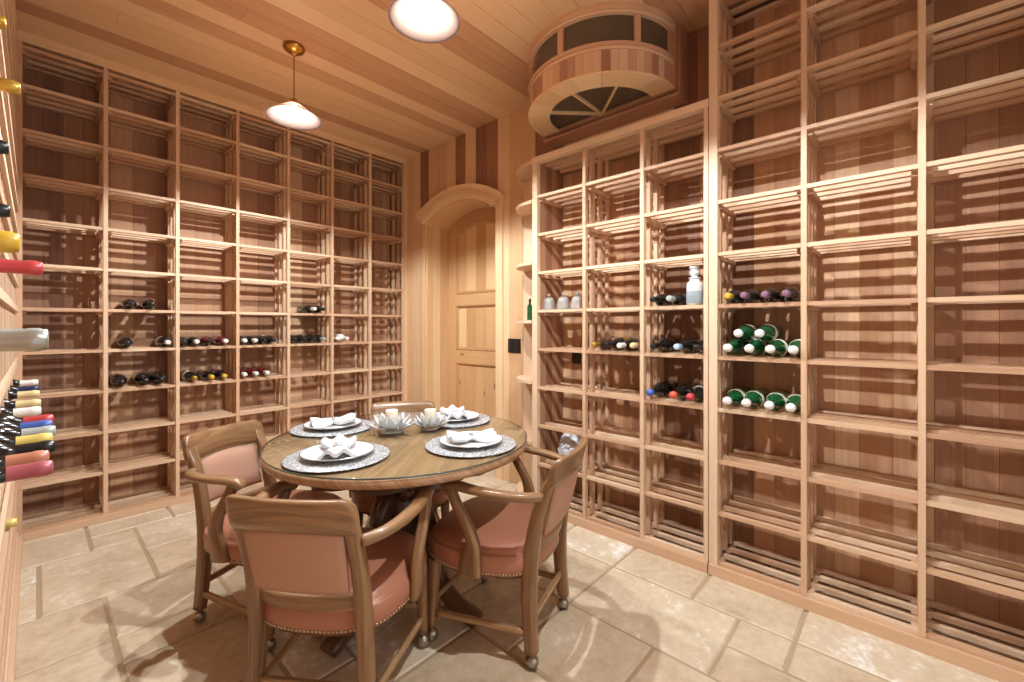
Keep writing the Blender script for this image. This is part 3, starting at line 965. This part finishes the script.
def caster(leg, x, y):
    mb = MB()
    mb.lathe([(.011, .060), (.014, .056), (.014, .050), (.008, .046), (.008, .036)], 12, Matrix.Translation((x, y, 0)))
    mb.ball((x, y, .0255), .025, 14, 8)
    mb.lathe([(.0262, -.003), (.0266, 0), (.0262, .003)], 14, Matrix.Translation((x, y, .0255)) @ Matrix.Rotation(.5, 4, 'X'))
    mb.build('caster', M['nickel'], leg)

chair0 = build_chair()
chairs = [(1.357, 1.290, 107.5, 'salmon leather captain chair with its back towards the right-hand wine racks'),
          (0.738, 1.480, 35.5, 'salmon leather captain chair in front, seen from behind with its back nearest'),
          (0.737, 2.130, -65.5, 'salmon leather captain chair with its front turned to us by the back rack'),
          (1.40, 2.105, -124.0, 'captain chair mostly hidden behind the table, only its top rail showing')]
for i, (x, y, th, lab) in enumerate(chairs):
    c = chair0 if i == 0 else copy_tree(chair0)
    c.location = (x, y, 0); c.rotation_euler = (0, 0, radians(th - 90))
    tag(c, lab, 'chair', 'captain chairs around the table')

# ------------------------------------------------------------------ table
TX, TY, TZ = 1.153, 1.734, 0.762
def build_table():
    root = thing('dining_table', 'round carved oak pedestal dining table laid for four', 'table', (TX, TY, 0))
    mb = MB()
    R = .579
    mb.lathe([(.40, TZ - .046), (R - .022, TZ - .046), (R - .006, TZ - .040), (R, TZ - .030), (R - .003, TZ - .016), (R - .008, TZ - .010), (R - .012, TZ - .0075), (.3, TZ - .0075), (.01, TZ - .0075)], 72, tone=.55)
    for fi in range(len(mb.f)):
        q = [mb.v[i] for i in mb.f[fi]]
        mb.uv[fi] = [(p[0] * .77 + p[1] * .64 + 3, p[0] * .64 - p[1] * .77 + p[2] + 7) for p in q]
        if all(abs(p[2] - (TZ - .0075)) < .001 for p in q): mb.s[fi] = False
    mb.build('tabletop', M['tableoak'], root)
    mb = MB()
    mb.lathe([(.01, TZ - .007), (R - .004, TZ - .007), (R - .001, TZ - .0045), (R - .001, TZ - .002), (R - .004, TZ), (.01, TZ)], 72)
    for fi in range(len(mb.f)):
        q = [mb.v[i] for i in mb.f[fi]]
        if min(sqrt(p[0] ** 2 + p[1] ** 2) for p in q) > R - .01: mb.m[fi] = 1
    mb.build('glass_top', [M['tglass'], simple('glass_edge', srgb(74, 84, 78), rough=.1)], root)
    # scalloped apron
    mb = MB()
    n = 96
    rings = []
    for j in range(n):
        a = 2 * pi * j / n
        z = TZ - .046 - .045 - .018 * abs(sin(a * 6)) 
        r0, r1 = .425, .445
        rings.append([Vector((r * cos(a), r * sin(a), zz)) for r, zz in ((r0, TZ - .0465), (r1, TZ - .0465), (r1, z), (r0, z))])
    rings.append(rings[0])
    mb.quadstrip(rings, caps=(False, False), smooth=False, tone=.4)
    mb.build('apron', M['darkoak'], root)
    # turned central column
    mb = MB()
    mb.lathe([(.06, .14), (.085, .16), (.085, .20), (.055, .225), (.05, .27), (.075, .33), (.09, .39), (.075, .45), (.05, .50), (.055, .53), (.085, .56), (.10, .60), (.16, .66), (.22, .70), (.24, TZ - .0465)], 32, tone=.45)
    mb.build('column', M['darkoak'], root)
    # four scrolled legs and carved brackets
    for k in range(4):
        a = radians(-76 + 90 * k)
        Rm = Matrix.Rotation(a, 4, 'Z')
        mb = MB()
        mb.sweep([(.05, 0, .50), (.11, 0, .46), (.155, 0, .34), (.175, 0, .22), (.235, 0, .12), (.32, 0, .062), (.385, 0, .040), (.415, 0, .026)],
                 [(.05, .07), (.055, .085), (.06, .09), (.062, .085), (.062, .075), (.07, .062), (.085, .056), (.075, .048)], up=(0, 0, 1), p=3, n=14, tone=.7, mat=Rm)
        mb.build('leg', M['darkoak'], root)
        mb = MB()
        Rb = Matrix.Rotation(a + radians(45), 4, 'Z')
        mb.sweep([(.06, 0, .52), (.14, 0, .555), (.20, 0, .61), (.27, 0, .655), (.345, 0, .665), (.40, 0, .690)],
                 [(.035, .05), (.045, .06), (.04, .045), (.045, .06), (.05, .07), (.045, .048)], p=2.4, n=12, tone=.4, mat=Rb)
        for (r, z, s) in ((.15, .59, .026), (.22, .645, .028), (.30, .63, .022), (.345, .625, .026), (.12, .52, .024)):
            mb.ball((r, 0, z), s, 10, 6, mat=Rb)
        mb.build('carved_bracket', M['darkoak'], root)
build_table()

# ------------------------------------------------------------------ place settings
settings = [(0.795, 1.640, 62, 'in front of the chair seen from behind'),
            (1.262, 1.385, 150, 'in front of the chair by the right-hand racks'),
            (1.005, 2.125, -20, 'in front of the chair by the back rack'),
            (1.535, 1.815, 60, 'nearest the arched door')]
def napkin_mesh():
    mb = MB()
    nu, nv = 28, 14
    def P(i, j, top):
        u = -1 + 2 * i / nu; v = -1 + 2 * j / nv
        a = abs(u)
        w = .016 + .052 * min(1, a * 1.25) ** 1.1
        x = .105 * u - (.012 * (v * v) if u > 0 else -.012 * v * v)
        z = .010 + .010 * sin(v * 7 + u * 2.0) * min(1, a * 2) + .016 * (1 - min(1, a * 2.2)) + .012 * min(1, a * 1.4) * (1 - v * v)
        z += .022 * max(0, a - .35) * (1 if u > 0 else .6)
        return Vector((x, w * v, max(.001, z + (.004 if top else -.003)) if top else max(0.0, min(z - .004, .002 + max(0, z - .012)))))
    rows = []
    for i in range(nu + 1):
        rows.append([P(i, j, True) for j in range(nv + 1)] + [P(i, nv - j, False) for j in range(nv + 1)])
    mb.quadstrip(rows, tone=.5)
    return mb
def build_setting():
    r = {}
    mb = MB(); mb.lathe([(.01, 0), (.192, 0), (.195, .0015), (.192, .003), (.01, .0032)], 64); r['placemat'] = mb.build('placemat', M['sequin'])
    p = thing('dinner_plate', 'x', 'plate')
    mb = MB(); mb.lathe([(.01, .004), (.072, .0), (.078, .0), (.082, .004), (.132, .017), (.1355, .0185), (.1335, .0205), (.128, .0195), (.09, .010), (.08, .0085), (.01, .008)], 56); mb.build('plate_body', M['porcelain'], p)
    mb = MB(); mb.lathe([(.1325, .0207), (.1365, .0185), (.1372, .0190), (.1335, .0215)], 56, caps=(False, False)); mb.build('rim_line', M['rim'], p)
    r['plate'] = p
    r['napkin'] = napkin_mesh().build('napkin', M['linen'])
    mb = MB()
    rings = []
    for j in range(29):
        a = 2 * pi * j / 28
        rings.append([Vector((.006 * cos(b_), (.0175 + .003 * sin(b_)) * cos(a), .0185 + (.0175 + .003 * sin(b_)) * sin(a))) for b_ in [2 * pi * k / 8 for k in range(8)]])
    mb.quadstrip(rings, caps=(False, False))
    for k in range(8):
        a = radians(20 + 20 * k); mb.ball((0, .020 * cos(a), .0185 + .020 * sin(a)), .0045, 6, 4)
    r['ring'] = mb.build('napkin_ring', M['silver'])
    return r
S0 = build_setting()
for i, (x, y, rot, where) in enumerate(settings):
    o = S0['placemat'] if i == 0 else copy_tree(S0['placemat']); o.location = (x, y, TZ + .0003)
    tag(o, 'round silver glitter placemat ' + where, 'placemat', 'silver placemats on the table')
    o = S0['plate'] if i == 0 else copy_tree(S0['plate']); o.location = (x, y, TZ + .0036)
    tag(o, 'white dinner plate ' + where, 'plate', 'white plates on the table')
    o = S0['napkin'] if i == 0 else copy_tree(S0['napkin']); o.location = (x, y, TZ + .0128); o.rotation_euler = (0, 0, radians(rot))
    tag(o, 'white bow-folded linen napkin on the plate ' + where, 'napkin', 'bow-folded napkins')
    o = S0['ring'] if i == 0 else copy_tree(S0['ring']); o.location = (x, y, TZ + .0128); o.rotation_euler = (0, 0, radians(rot))
    tag(o, 'silver ring round the napkin ' + where, 'napkin ring', 'silver napkin rings')

def lotus(x, y, R, label, clabel, ch):
    root = thing('candle_holder', label, 'candle holder', (x, y, TZ + .0003), 0, 'crystal lotus candle holders')
    mb = MB(); mb.lathe([(.01, 0), (.045 * R / .1, 0), (.05 * R / .1, .006), (.034 * R / .1, .014), (.034 * R / .1, .020), (.01, .020)], 20); mb.build('cup', M['crystal'], root)
    rows = [(10, 1.0, .28, 0.0), (10, .92, .72, .5), (9, .70, 1.15, .1)]
    for (n, ln, tilt, ph) in rows:
        for k in range(n):
            a = 2 * pi * (k + ph) / n
            l = R * ln; w = R * .19
            mb = MB()
            rings = []
            for i in range(6):
                t = i / 5
                ww = w * (sin(pi * min(.97, .12 + .86 * t)) ** .8) * (1 - .25 * t)
                rr = .018 + (l - .018) * t
                ang = tilt * (t ** .9)
                pos = Vector((.02 + (l - .02) * t * cos(tilt * (.6 + .4 * t)), 0, .012 + l * t * sin(tilt * (.6 + .4 * t)) * .85))
                th = .0055 * (1 - .6 * t) + .001
                rings.append([pos + Vector((0, -ww, .006 * t)), pos + Vector((th * .5, 0, -th)), pos + Vector((0, ww, .006 * t)), pos + Vector((-th * .5, 0, th))])
            Rm = Matrix.Rotation(a, 4, 'Z')
            mb.quadstrip([[Rm @ q for q in r_] for r_ in rings], smooth=False)
            mb.build('petal', M['crystal'], root)
    c = thing('pillar_candle', clabel, 'candle', (x, y, TZ + .0206), 0, 'ivory candles in the crystal holders')
    mb = MB(); mb.lathe([(.005, 0), (.027, 0), (.0285, .002), (.0285, ch - .004), (.027, ch), (.012, ch - .003), (.004, ch - .004)], 24); mb.build('wax', M['candle'], c)
    mb = MB(); mb.tube([(0, 0, ch - .004), (.001, 0, ch + .004), (.002, 0, ch + .009)], .0012, 6); mb.build('wick', M['black'], c)
lotus(1.150, 1.825, .122, 'larger crystal lotus candle holder at the middle of the table', 'ivory candle in the larger crystal lotus holder', .085)
lotus(1.315, 1.742, .100, 'smaller crystal lotus candle holder towards the arched door', 'ivory candle in the smaller crystal lotus holder', .075)

# ------------------------------------------------------------------ bottles
def bottle_parts(kind):
    """profiles (r, z) with z along the axis from base (0) to the mouth"""
    if kind == 'bordeaux':
        return [(.004, .012), (.026, .004), (.034, 0), (.0375, .006), (.0375, .185), (.035, .205), (.026, .225), (.0165, .240), (.0145, .255), (.0140, .285)], .285, .315
    if kind == 'burgundy':
        return [(.004, .012), (.028, .004), (.037, 0), (.0405, .006), (.0405, .150), (.038, .175), (.029, .205), (.019, .235), (.0150, .260), (.0145, .280)], .280, .310
    return [(.004, .014), (.03, .004), (.039, 0), (.0435, .006), (.0435, .150), (.041, .178), (.031, .212), (.021, .240), (.0165, .258), (.0158, .287)], .287, .322

def make_bottle(name, label, cat, body, cap, kind='bordeaux', lab=None, neck_label=None, group=None):
    prof, zc, ztop = bottle_parts(kind)
    root = thing(name, label, cat, group=group)
    mb = MB(); mb.lathe(prof, 20, caps=(True, True)); mb.build('glass_body', bmat(body), root)
    rn = prof[-1][0]
    if cap:
        mb = MB()
        if kind == 'champagne' and cap in ('silver', 'yellow'):
            mb.lathe([(.0318, .2115), (.0322, .211), (.0225, .239), (.0182, .258), (.0180, .284), (.0200, .290), (.0205, .302), (.0186, .316), (.008, ztop), (.002, ztop + .001)], 20, caps=(False, True))
        elif kind == 'champagne':
            mb.lathe([(rn + .0006, .280), (rn + .0012, .2805), (rn + .0014, .284), (rn + .002, .287), (rn + .004, .292), (rn + .0045, .300), (rn + .003, .316), (.008, ztop), (.002, ztop + .001)], 20, caps=(False, True))
        else:
            mb.lathe([(rn + .0012, zc - .035), (rn + .0012, zc + .004), (rn + .0024, zc + .006), (rn + .0024, zc + .020), (rn + .0006, zc + .023), (rn + .0004, ztop - .002), (.010, ztop), (.002, ztop)], 20, caps=(False, True))
        mb.build('capsule', bmat(cap), root)
    if lab:
        mb = MB()
        r = max(p[0] for p in prof)
        mb.lathe([(r + .0003, .05), (r + .0008, .051), (r + .0008, .125), (r + .0003, .126)], 20, caps=(False, False)); mb.build('label', bmat(lab), root)
    if neck_label:
        mb = MB()
        z1 = prof[4][1]; r1 = prof[4][0]; r2, z2 = prof[5]
        rm = r1 + (r2 - r1) * .7; zm = z1 + (z2 - z1) * .7
        mb.lathe([(r1 + .0002, z1 - .016), (r1 + .0010, z1 - .014), (r1 + .0012, z1), (rm + .0012, zm), (rm - .0005, zm + .001)], 20, caps=(False, False)); mb.build('neck_label', bmat(neck_label), root)
    return root

PROTO = {}
def bottle(label, body, cap, kind, loc, direction, roll=0.0, lab=None, neck_label=None, group=None, length_out=0.0, cat='wine bottle', name='wine_bottle', yaw=0.0):
    """lying bottle: loc = centre of the base, direction = 'a','b','c' (mouth towards room)"""
    key = (body, cap, kind, lab, neck_label)
    if key not in PROTO:
        r = make_bottle(name, label, cat, body, cap, kind, lab, neck_label)
        PROTO[key] = r
    else:
        r = copy_tree(PROTO[key])
    tag(r, label, cat)
    if group: r['group'] = group
    elif 'group' in r: del r['group']
    base = {'a': -pi / 2, 'b': pi, 'c': 0.0}[direction]      # heading of the mouth
    R = Matrix.Rotation(base + yaw, 4, 'Z') @ Matrix.Rotation(pi / 2, 4, 'Y') @ Matrix.Rotation(roll, 4, 'Z')
    r.matrix_world = Matrix.Translation(loc) @ R
    return r

RAD = {'bordeaux': .0375, 'burgundy': .0405, 'champagne': .0435}
LEN = {'bordeaux': .315, 'burgundy': .310, 'champagne': .322}
ORD = ['first', 'second', 'third', 'fourth', 'fifth']
def shelf_bottles(rack, specs, k, desc, group):
    """specs: (pos along wall, body, cap, kind, lab, necklab, words); neck just inside the front"""
    for (pos, body, cap, kind, lab, nl, words) in specs:
        r = RAD[kind]
        z = lvl(k) + r + (.0008 if kind != 'champagne' else .0012)
        lay = 0
        if isinstance(pos, tuple): pos, lay = pos
        z += lay
        if rack == 'a':
            loc = (pos, AY + LEN[kind] - .035, z)
            loc = (pos, AY + min(AD - .004, LEN[kind] - .035), z)
            bottle(words + ' ' + desc, body, cap, kind, loc, 'a', random.uniform(0, 6), lab, nl, group, yaw=0)
        else:
            loc = (BX + min(BD - .004, LEN[kind] - .035), pos, z)
            bottle(words + ' ' + desc, body, cap, kind, loc, 'b', random.uniform(0, 6), lab, nl, group, yaw=0)

def xa(u):      # position along the back rack of a neck seen at pixel column u
    k = (u - 512) / 433.69; c, s = cos(radians(47.722)), sin(radians(47.722)); Y = AY - .02
    return (k * c * Y + s * Y) / (c - k * s)
def yb_(u):
    k = (u - 512) / 433.69; c, s = cos(radians(47.722)), sin(radians(47.722)); X = BX - .02
    return (c * X - k * s * X) / (s + k * c)
def wy(u, X):
    k = (u - 512) / 433.69; c, s = cos(radians(47.722)), sin(radians(47.722))
    return (c * X - k * s * X) / (s + k * c)
B = 'bordeaux'; G = 'burgundy'; CH = 'champagne'
shelf_bottles('a', [(xa(132), 'dark', 'black', B, None, None, 'left dark bottle'), (xa(152), 'dark', 'black', B, None, None, 'right dark bottle')], 4, 'of two on the second bay\'s topmost filled shelf', 'dark bottles on the back rack')
shelf_bottles('a', [(xa(128), 'dark', 'black', B, None, None, 'dark bottle with black cap alone at left'), (xa(168), 'dark', 'white', B, 'label', None, 'dark bottle with white cap at right')], 3, 'above the second bay\'s row of three', 'dark bottles on the back rack')
shelf_bottles('a', [(xa(122), 'dark', 'black', CH, None, None, 'fat dark bottle alone at left'), (xa(146), 'dark', 'black', CH, None, None, 'middle dark bottle'), (xa(162), 'dark', 'black', CH, None, None, 'rightmost dark bottle')], 2, 'of three on the second bay\'s lowest filled shelf', 'dark bottles on the back rack')
shelf_bottles('a', [(xa(185), 'dark', 'black', B, None, None, 'leftmost dark bottle'), (xa(197), 'dark', 'white', B, None, None, 'second dark bottle'), (xa(210), 'red', 'black', B, None, None, 'third dark bottle'), (xa(226), 'red', 'white', B, None, None, 'rightmost white-capped bottle')], 3, 'of four on the third bay\'s upper filled shelf', 'dark bottles on the back rack')
shelf_bottles('a', [(xa(195), 'dark', 'gold', B, 'label', None, 'leftmost gold-capped dark bottle'), (xa(212), 'dark', 'yellow', B, None, None, 'middle yellow-capped dark bottle'), (xa(225), 'dark', 'yellow', B, None, None, 'rightmost yellow-capped dark bottle')], 2, 'of three on the third bay\'s lower filled shelf', 'yellow-capped bottles on the back rack')
shelf_bottles('a', [(xa(245), 'dark', 'white', B, None, None, 'leftmost white-capped dark bottle'), (xa(255.5), 'dark', 'white', B, None, None, 'second white-capped dark bottle'), (xa(265), 'dark', 'black', B, None, None, 'third, black-capped dark bottle'), (xa(274), 'dark', 'black', B, 'label', None, 'rightmost black-capped dark bottle')], 3, 'of four on the fourth bay\'s upper filled shelf', 'dark bottles on the back rack')
shelf_bottles('a', [(xa(245), 'red', 'white', B, None, None, 'leftmost white-capped red bottle'), (xa(256.5), 'red', 'white', B, None, None, 'middle white-capped red bottle'), (xa(267.5), 'red', 'white', B, None, None, 'rightmost white-capped red bottle')], 2, 'of three on the fourth bay\'s lower filled shelf', 'red bottles on the back rack')
shelf_bottles('a', [(xa(295.5), 'dark', 'black', B, None, None, 'leftmost dark bottle'), (xa(305), 'dark', 'black', B, None, None, 'second dark bottle'), (xa(314.5), 'dark', 'black', B, None, None, 'third dark bottle'), (xa(324), 'dark', 'grey', B, None, None, 'rightmost grey-capped bottle')], 3, 'of four on the fifth bay\'s lower filled shelf', 'dark bottles on the back rack')
shelf_bottles('a', [(xa(314.5), 'dark', 'white', B, None, None, 'left white-capped dark bottle'), (xa(323), 'dark', 'black', B, None, None, 'right black-capped dark bottle')], 4, 'of two on the fifth bay\'s upper filled shelf', 'dark bottles on the back rack')
shelf_bottles('a', [(xa(338), 'dark', 'white', B, None, None, 'dark bottle with white cap'), (xa(347), 'white', 'white', B, 'label', None, 'all-white wrapped bottle')], 3, 'at the left of the sixth bay of the back rack', 'bottles in the sixth bay')

shelf_bottles('b', [(yb_(594.5), 'brown', 'gold', B, 'label', None, 'leftmost gold-capped brown bottle'), (yb_(607), 'dark', 'black', G, 'yellow', None, 'second bottle, black with yellow label'), (yb_(620), 'dark', 'white', B, None, None, 'third bottle, dark with white cap'), (yb_(633), 'brown', 'cream', G, None, None, 'rightmost cream-capped brown bottle')], 3, 'of four in the low rack\'s middle bay', 'bottles in the middle bay of the low rack')
shelf_bottles('b', [(yb_(653), 'dark', 'black', B, None, None, 'left black bottle'), (yb_(669.5), 'dark', 'grey', B, None, None, 'right black bottle with grey cap')], 4, 'beside the glass pitcher on the low rack', 'black bottles beside the pitcher')
shelf_bottles('b', [(yb_(653.5), 'dark', 'black', G, None, None, 'leftmost black-capped dark bottle'), (yb_(677), 'dark', 'paleblue', G, None, None, 'middle pale-blue-capped dark bottle'), (yb_(697), 'dark', 'black', G, 'label', None, 'rightmost dark bottle')], 3, 'of three on the shelf under the glass pitcher', 'dark bottles under the pitcher')
shelf_bottles('b', [(yb_(650), 'dark', 'blue', CH, None, None, 'fat dark bottle with blue cap'), (yb_(673), 'dark', 'orange', CH, None, None, 'fat dark bottle with orange cap'), (yb_(690), 'dark', 'crimson', CH, None, 'label', 'fat dark bottle with crimson cap')], 2, 'on the second shelf under the glass pitcher', 'fat dark bottles with bright caps')
shelf_bottles('b', [(yb_(728), 'dark', 'yellow', B, None, None, 'leftmost, yellow-capped dark bottle'), (yb_(744), 'dark', 'purple', B, None, None, 'second, lilac-capped dark bottle'), (yb_(765), 'dark', 'purple', B, None, None, 'third, lilac-capped dark bottle'), (yb_(786), 'dark', 'purple', B, None, None, 'rightmost, lilac-capped dark bottle')], 4, 'above the green bottles in the tall rack', 'dark bottles above the green bottles')
yl = [yb_(727.5), yb_(749), yb_(770), yb_(793)]
shelf_bottles('b', [(yl[0], 'green', 'white', CH, None, None, 'leftmost green bottle of the lower row'), (yl[1], 'green', 'white', CH, None, 'label', 'second green bottle of the lower row'), (yl[2], 'green', 'white', CH, None, 'label', 'third green bottle of the lower row'), (yl[3], 'green', 'white', CH, None, 'label', 'rightmost green bottle of the lower row')], 3, 'in the green stack of six', 'green bottles stacked in the tall rack')
zz = .073
shelf_bottles('b', [(((yl[0] + yl[1]) / 2, zz), 'green', 'white', CH, None, 'label', 'left green bottle'), (((yl[1] + yl[2]) / 2, zz), 'green', 'white', CH, None, 'label', 'right green bottle')], 3, 'lying on top of the green stack of six', 'green bottles stacked in the tall rack')
shelf_bottles('b', [(yb_(727), 'green', 'white', CH, None, 'label', 'leftmost green bottle'), (yb_(746), 'green', 'white', CH, None, 'label', 'second green bottle'), (yb_(769), 'green', 'white', CH, None, 'label', 'third green bottle'), (yb_(790.5), 'green', 'white', CH, None, 'label', 'rightmost green bottle')], 2, 'in the row of four on the shelf below the green stack', 'green bottles in a row of four')

# necks poking out of the left rack
def left_bottle(y, zc, xt, cap, words, kind=B, body='dark', lab=None):
    y = CY0 + CPP / 2 + CPP * round((y - CY0 - CPP / 2) / CPP)      # middle of its slot
    loc = (xt - LEN[kind], y, zc)
    bottle(words, body, cap, kind, loc, 'c', random.uniform(0, 6), lab, None, 'necks poking out of the left rack')
zr = .972
row = [(3.45, .012, 'white', 'white-capped bottle neck, farthest in the long row sticking out of the left rack'),
       (3.10, .013, 'navy', 'dark blue bottle neck behind the cream ones in the left rack row'),
       (2.80, .014, 'cream', 'cream bottle neck beside the dark blue one in the left rack row'),
       (2.50, .016, 'cream', 'cream bottle neck, nearest of the far cream pair in the left rack row'),
       (2.27, .015, 'white', 'white bottle neck between cream and crimson ones in the left rack row'),
       (2.04, .040, 'crimson', 'crimson bottle neck in the long row sticking out of the left rack'),
       (1.92, .036, 'blue', 'blue bottle neck between crimson and grey ones in the left rack'),
       (1.82, .040, 'grey', 'grey bottle neck between blue and yellow ones in the left rack'),
       (1.69, .032, 'lemon', 'yellow bottle neck between grey and black ones in the left rack'),
       (1.57, .034, 'black', 'black bottle neck next to the peach one in the left rack row'),
       (1.45, .022, 'peach', 'peach bottle neck beside the pink one in the left rack row'),
       (1.33, .026, 'pink', 'pink bottle neck, nearest in the long row sticking out of the left rack')]
for y, xt, cap, words in row:
    left_bottle(y, zr, xt, cap, words)
left_bottle(.99, 1.247, .0145, 'silver', 'silver bottle neck sticking out at eye level of the left rack')
left_bottle(1.11, 1.250, .016, 'grey', 'grey bottle neck behind the silver one in the left rack')
left_bottle(1.46, 1.400, .0125, 'crimson', 'red bottle neck under the yellow one high in the left rack')
left_bottle(1.036, 1.395, -.015, 'yellow', 'big yellow bottle neck high in the left rack above the red one')
left_bottle(1.60, 1.54, -.039, 'black', 'black bottle neck above the big yellow one in the left rack')
left_bottle(1.54, 1.688, -.041, 'black', 'black bottle neck two rows above the yellow one in the left rack')
left_bottle(1.51, 1.835, -.023, 'gold', 'gold bottle neck near the top of the left rack, lower of two')
left_bottle(1.525, 1.98, -.045, 'gold', 'gold bottle neck topmost in the left rack')
left_bottle(2.48, .53, -.045, 'lemon', 'small yellow bottle neck low down in the left rack')

# upright bottle on the end shelf
r = make_bottle('small_bottle', 'small slim dark green bottle standing on the quarter-round end shelf', 'bottle', 'green', 'black', B)
r.location = (WX - .10, BY0 + .20, 1.3103)
r.scale = (.55, .55, .52)

# ------------------------------------------------------------------ other things on the racks
def build_jar(y, words):
    o = thing('bell_jar', words, 'jar', (BX + .09, y, lvl(4) + .0003), 0, 'three grey bell jars')
    return o
g = simple('grey_frosted_glass', srgb(150, 142, 134), rough=0.35, coat=0.2, bump=.3, bscale=90)
proto = None
for u, words in ((549, 'leftmost of three grey bell-shaped jars on the low rack'), (563.5, 'middle of three grey bell-shaped jars on the low rack'), (577.5, 'rightmost of three grey bell-shaped jars on the low rack')):
    if proto is None:
        proto = build_jar(wy(u, BX + .09), words)
        mb = MB(); mb.lathe([(.01, 0), (.046, 0), (.048, .004), (.046, .012), (.043, .03), (.041, .055), (.037, .072), (.027, .083), (.014, .088), (.006, .0885)], 28); mb.build('bell', g, proto)
        mb = MB(); mb.lathe([(.006, .0887), (.008, .094), (.013, .099), (.014, .106), (.009, .112), (.002, .113)], 18); mb.build('knob', g, proto)
        cur = proto
    else:
        cur = copy_tree(proto); cur.location.y = wy(u, BX + .09); cur['label'] = words

# glass pitcher with a pale stopper bundle
pi_ = thing('glass_pitcher', 'square cut-glass pitcher with a white stopper beside the black bottles', 'pitcher', (BX + .07, wy(694.5, BX + .07), lvl(4) + .0003), radians(20))
mb = MB()
def sq(r, z, n=20, p=5): return [Vector((r * cos(2 * pi * j / n) / ((abs(cos(2 * pi * j / n)) ** p + abs(sin(2 * pi * j / n)) ** p) ** (1 / p)), r * sin(2 * pi * j / n) / ((abs(cos(2 * pi * j / n)) ** p + abs(sin(2 * pi * j / n)) ** p) ** (1 / p)), z)) for j in range(n)]
mb.quadstrip([sq(.036, 0), sq(.040, .003), sq(.040, .11), sq(.036, .122), sq(.026, .13), sq(.025, .14), sq(.022, .14), sq(.023, .129), sq(.034, .118), sq(.036, .10), sq(.036, .012)], tone=.5)
mb.build('glass_body', M['crystal'], pi_)
mb = MB(); mb.quadstrip([sq(.0405, .012), sq(.0412, .014), sq(.0412, .075), sq(.0405, .077)], caps=(False, False)); mb.build('label', simple('pale_label', srgb(140, 150, 156), rough=.4), pi_)
mb = MB(); mb.lathe([(.021, .139), (.030, .146), (.031, .150), (.016, .154), (.016, .160), (.024, .168), (.026, .182), (.018, .192), (.026, .198), (.030, .206), (.024, .216), (.004, .22)], 22); mb.build('stopper', M['porcelain'], pi_)

# crumpled clear bag on the low shelf
import mathutils
mb = MB()
rings = []
rr = random.Random(9)
for i in range(12):
    z = .004 + .22 * i / 11
    base = .09 * (1 - (i / 11) ** 3 * .55)
    rings.append([Vector(((base * (.6 if True else 1) + rr.uniform(-.012, .012)) * cos(2 * pi * j / 22), (base * 1.0 + rr.uniform(-.012, .012)) * sin(2 * pi * j / 22), z + rr.uniform(-.004, .004) if 0 < i else .001)) for j in range(22)])
mb.quadstrip(rings, smooth=False)
o = mb.build('plastic_bag', M['bagfilm'])
o.location = (BX + .10, wy(570, BX + .10), lvl(0) + .0005)
tag(o, 'crumpled clear plastic bag on a low shelf behind the chair back', 'bag')
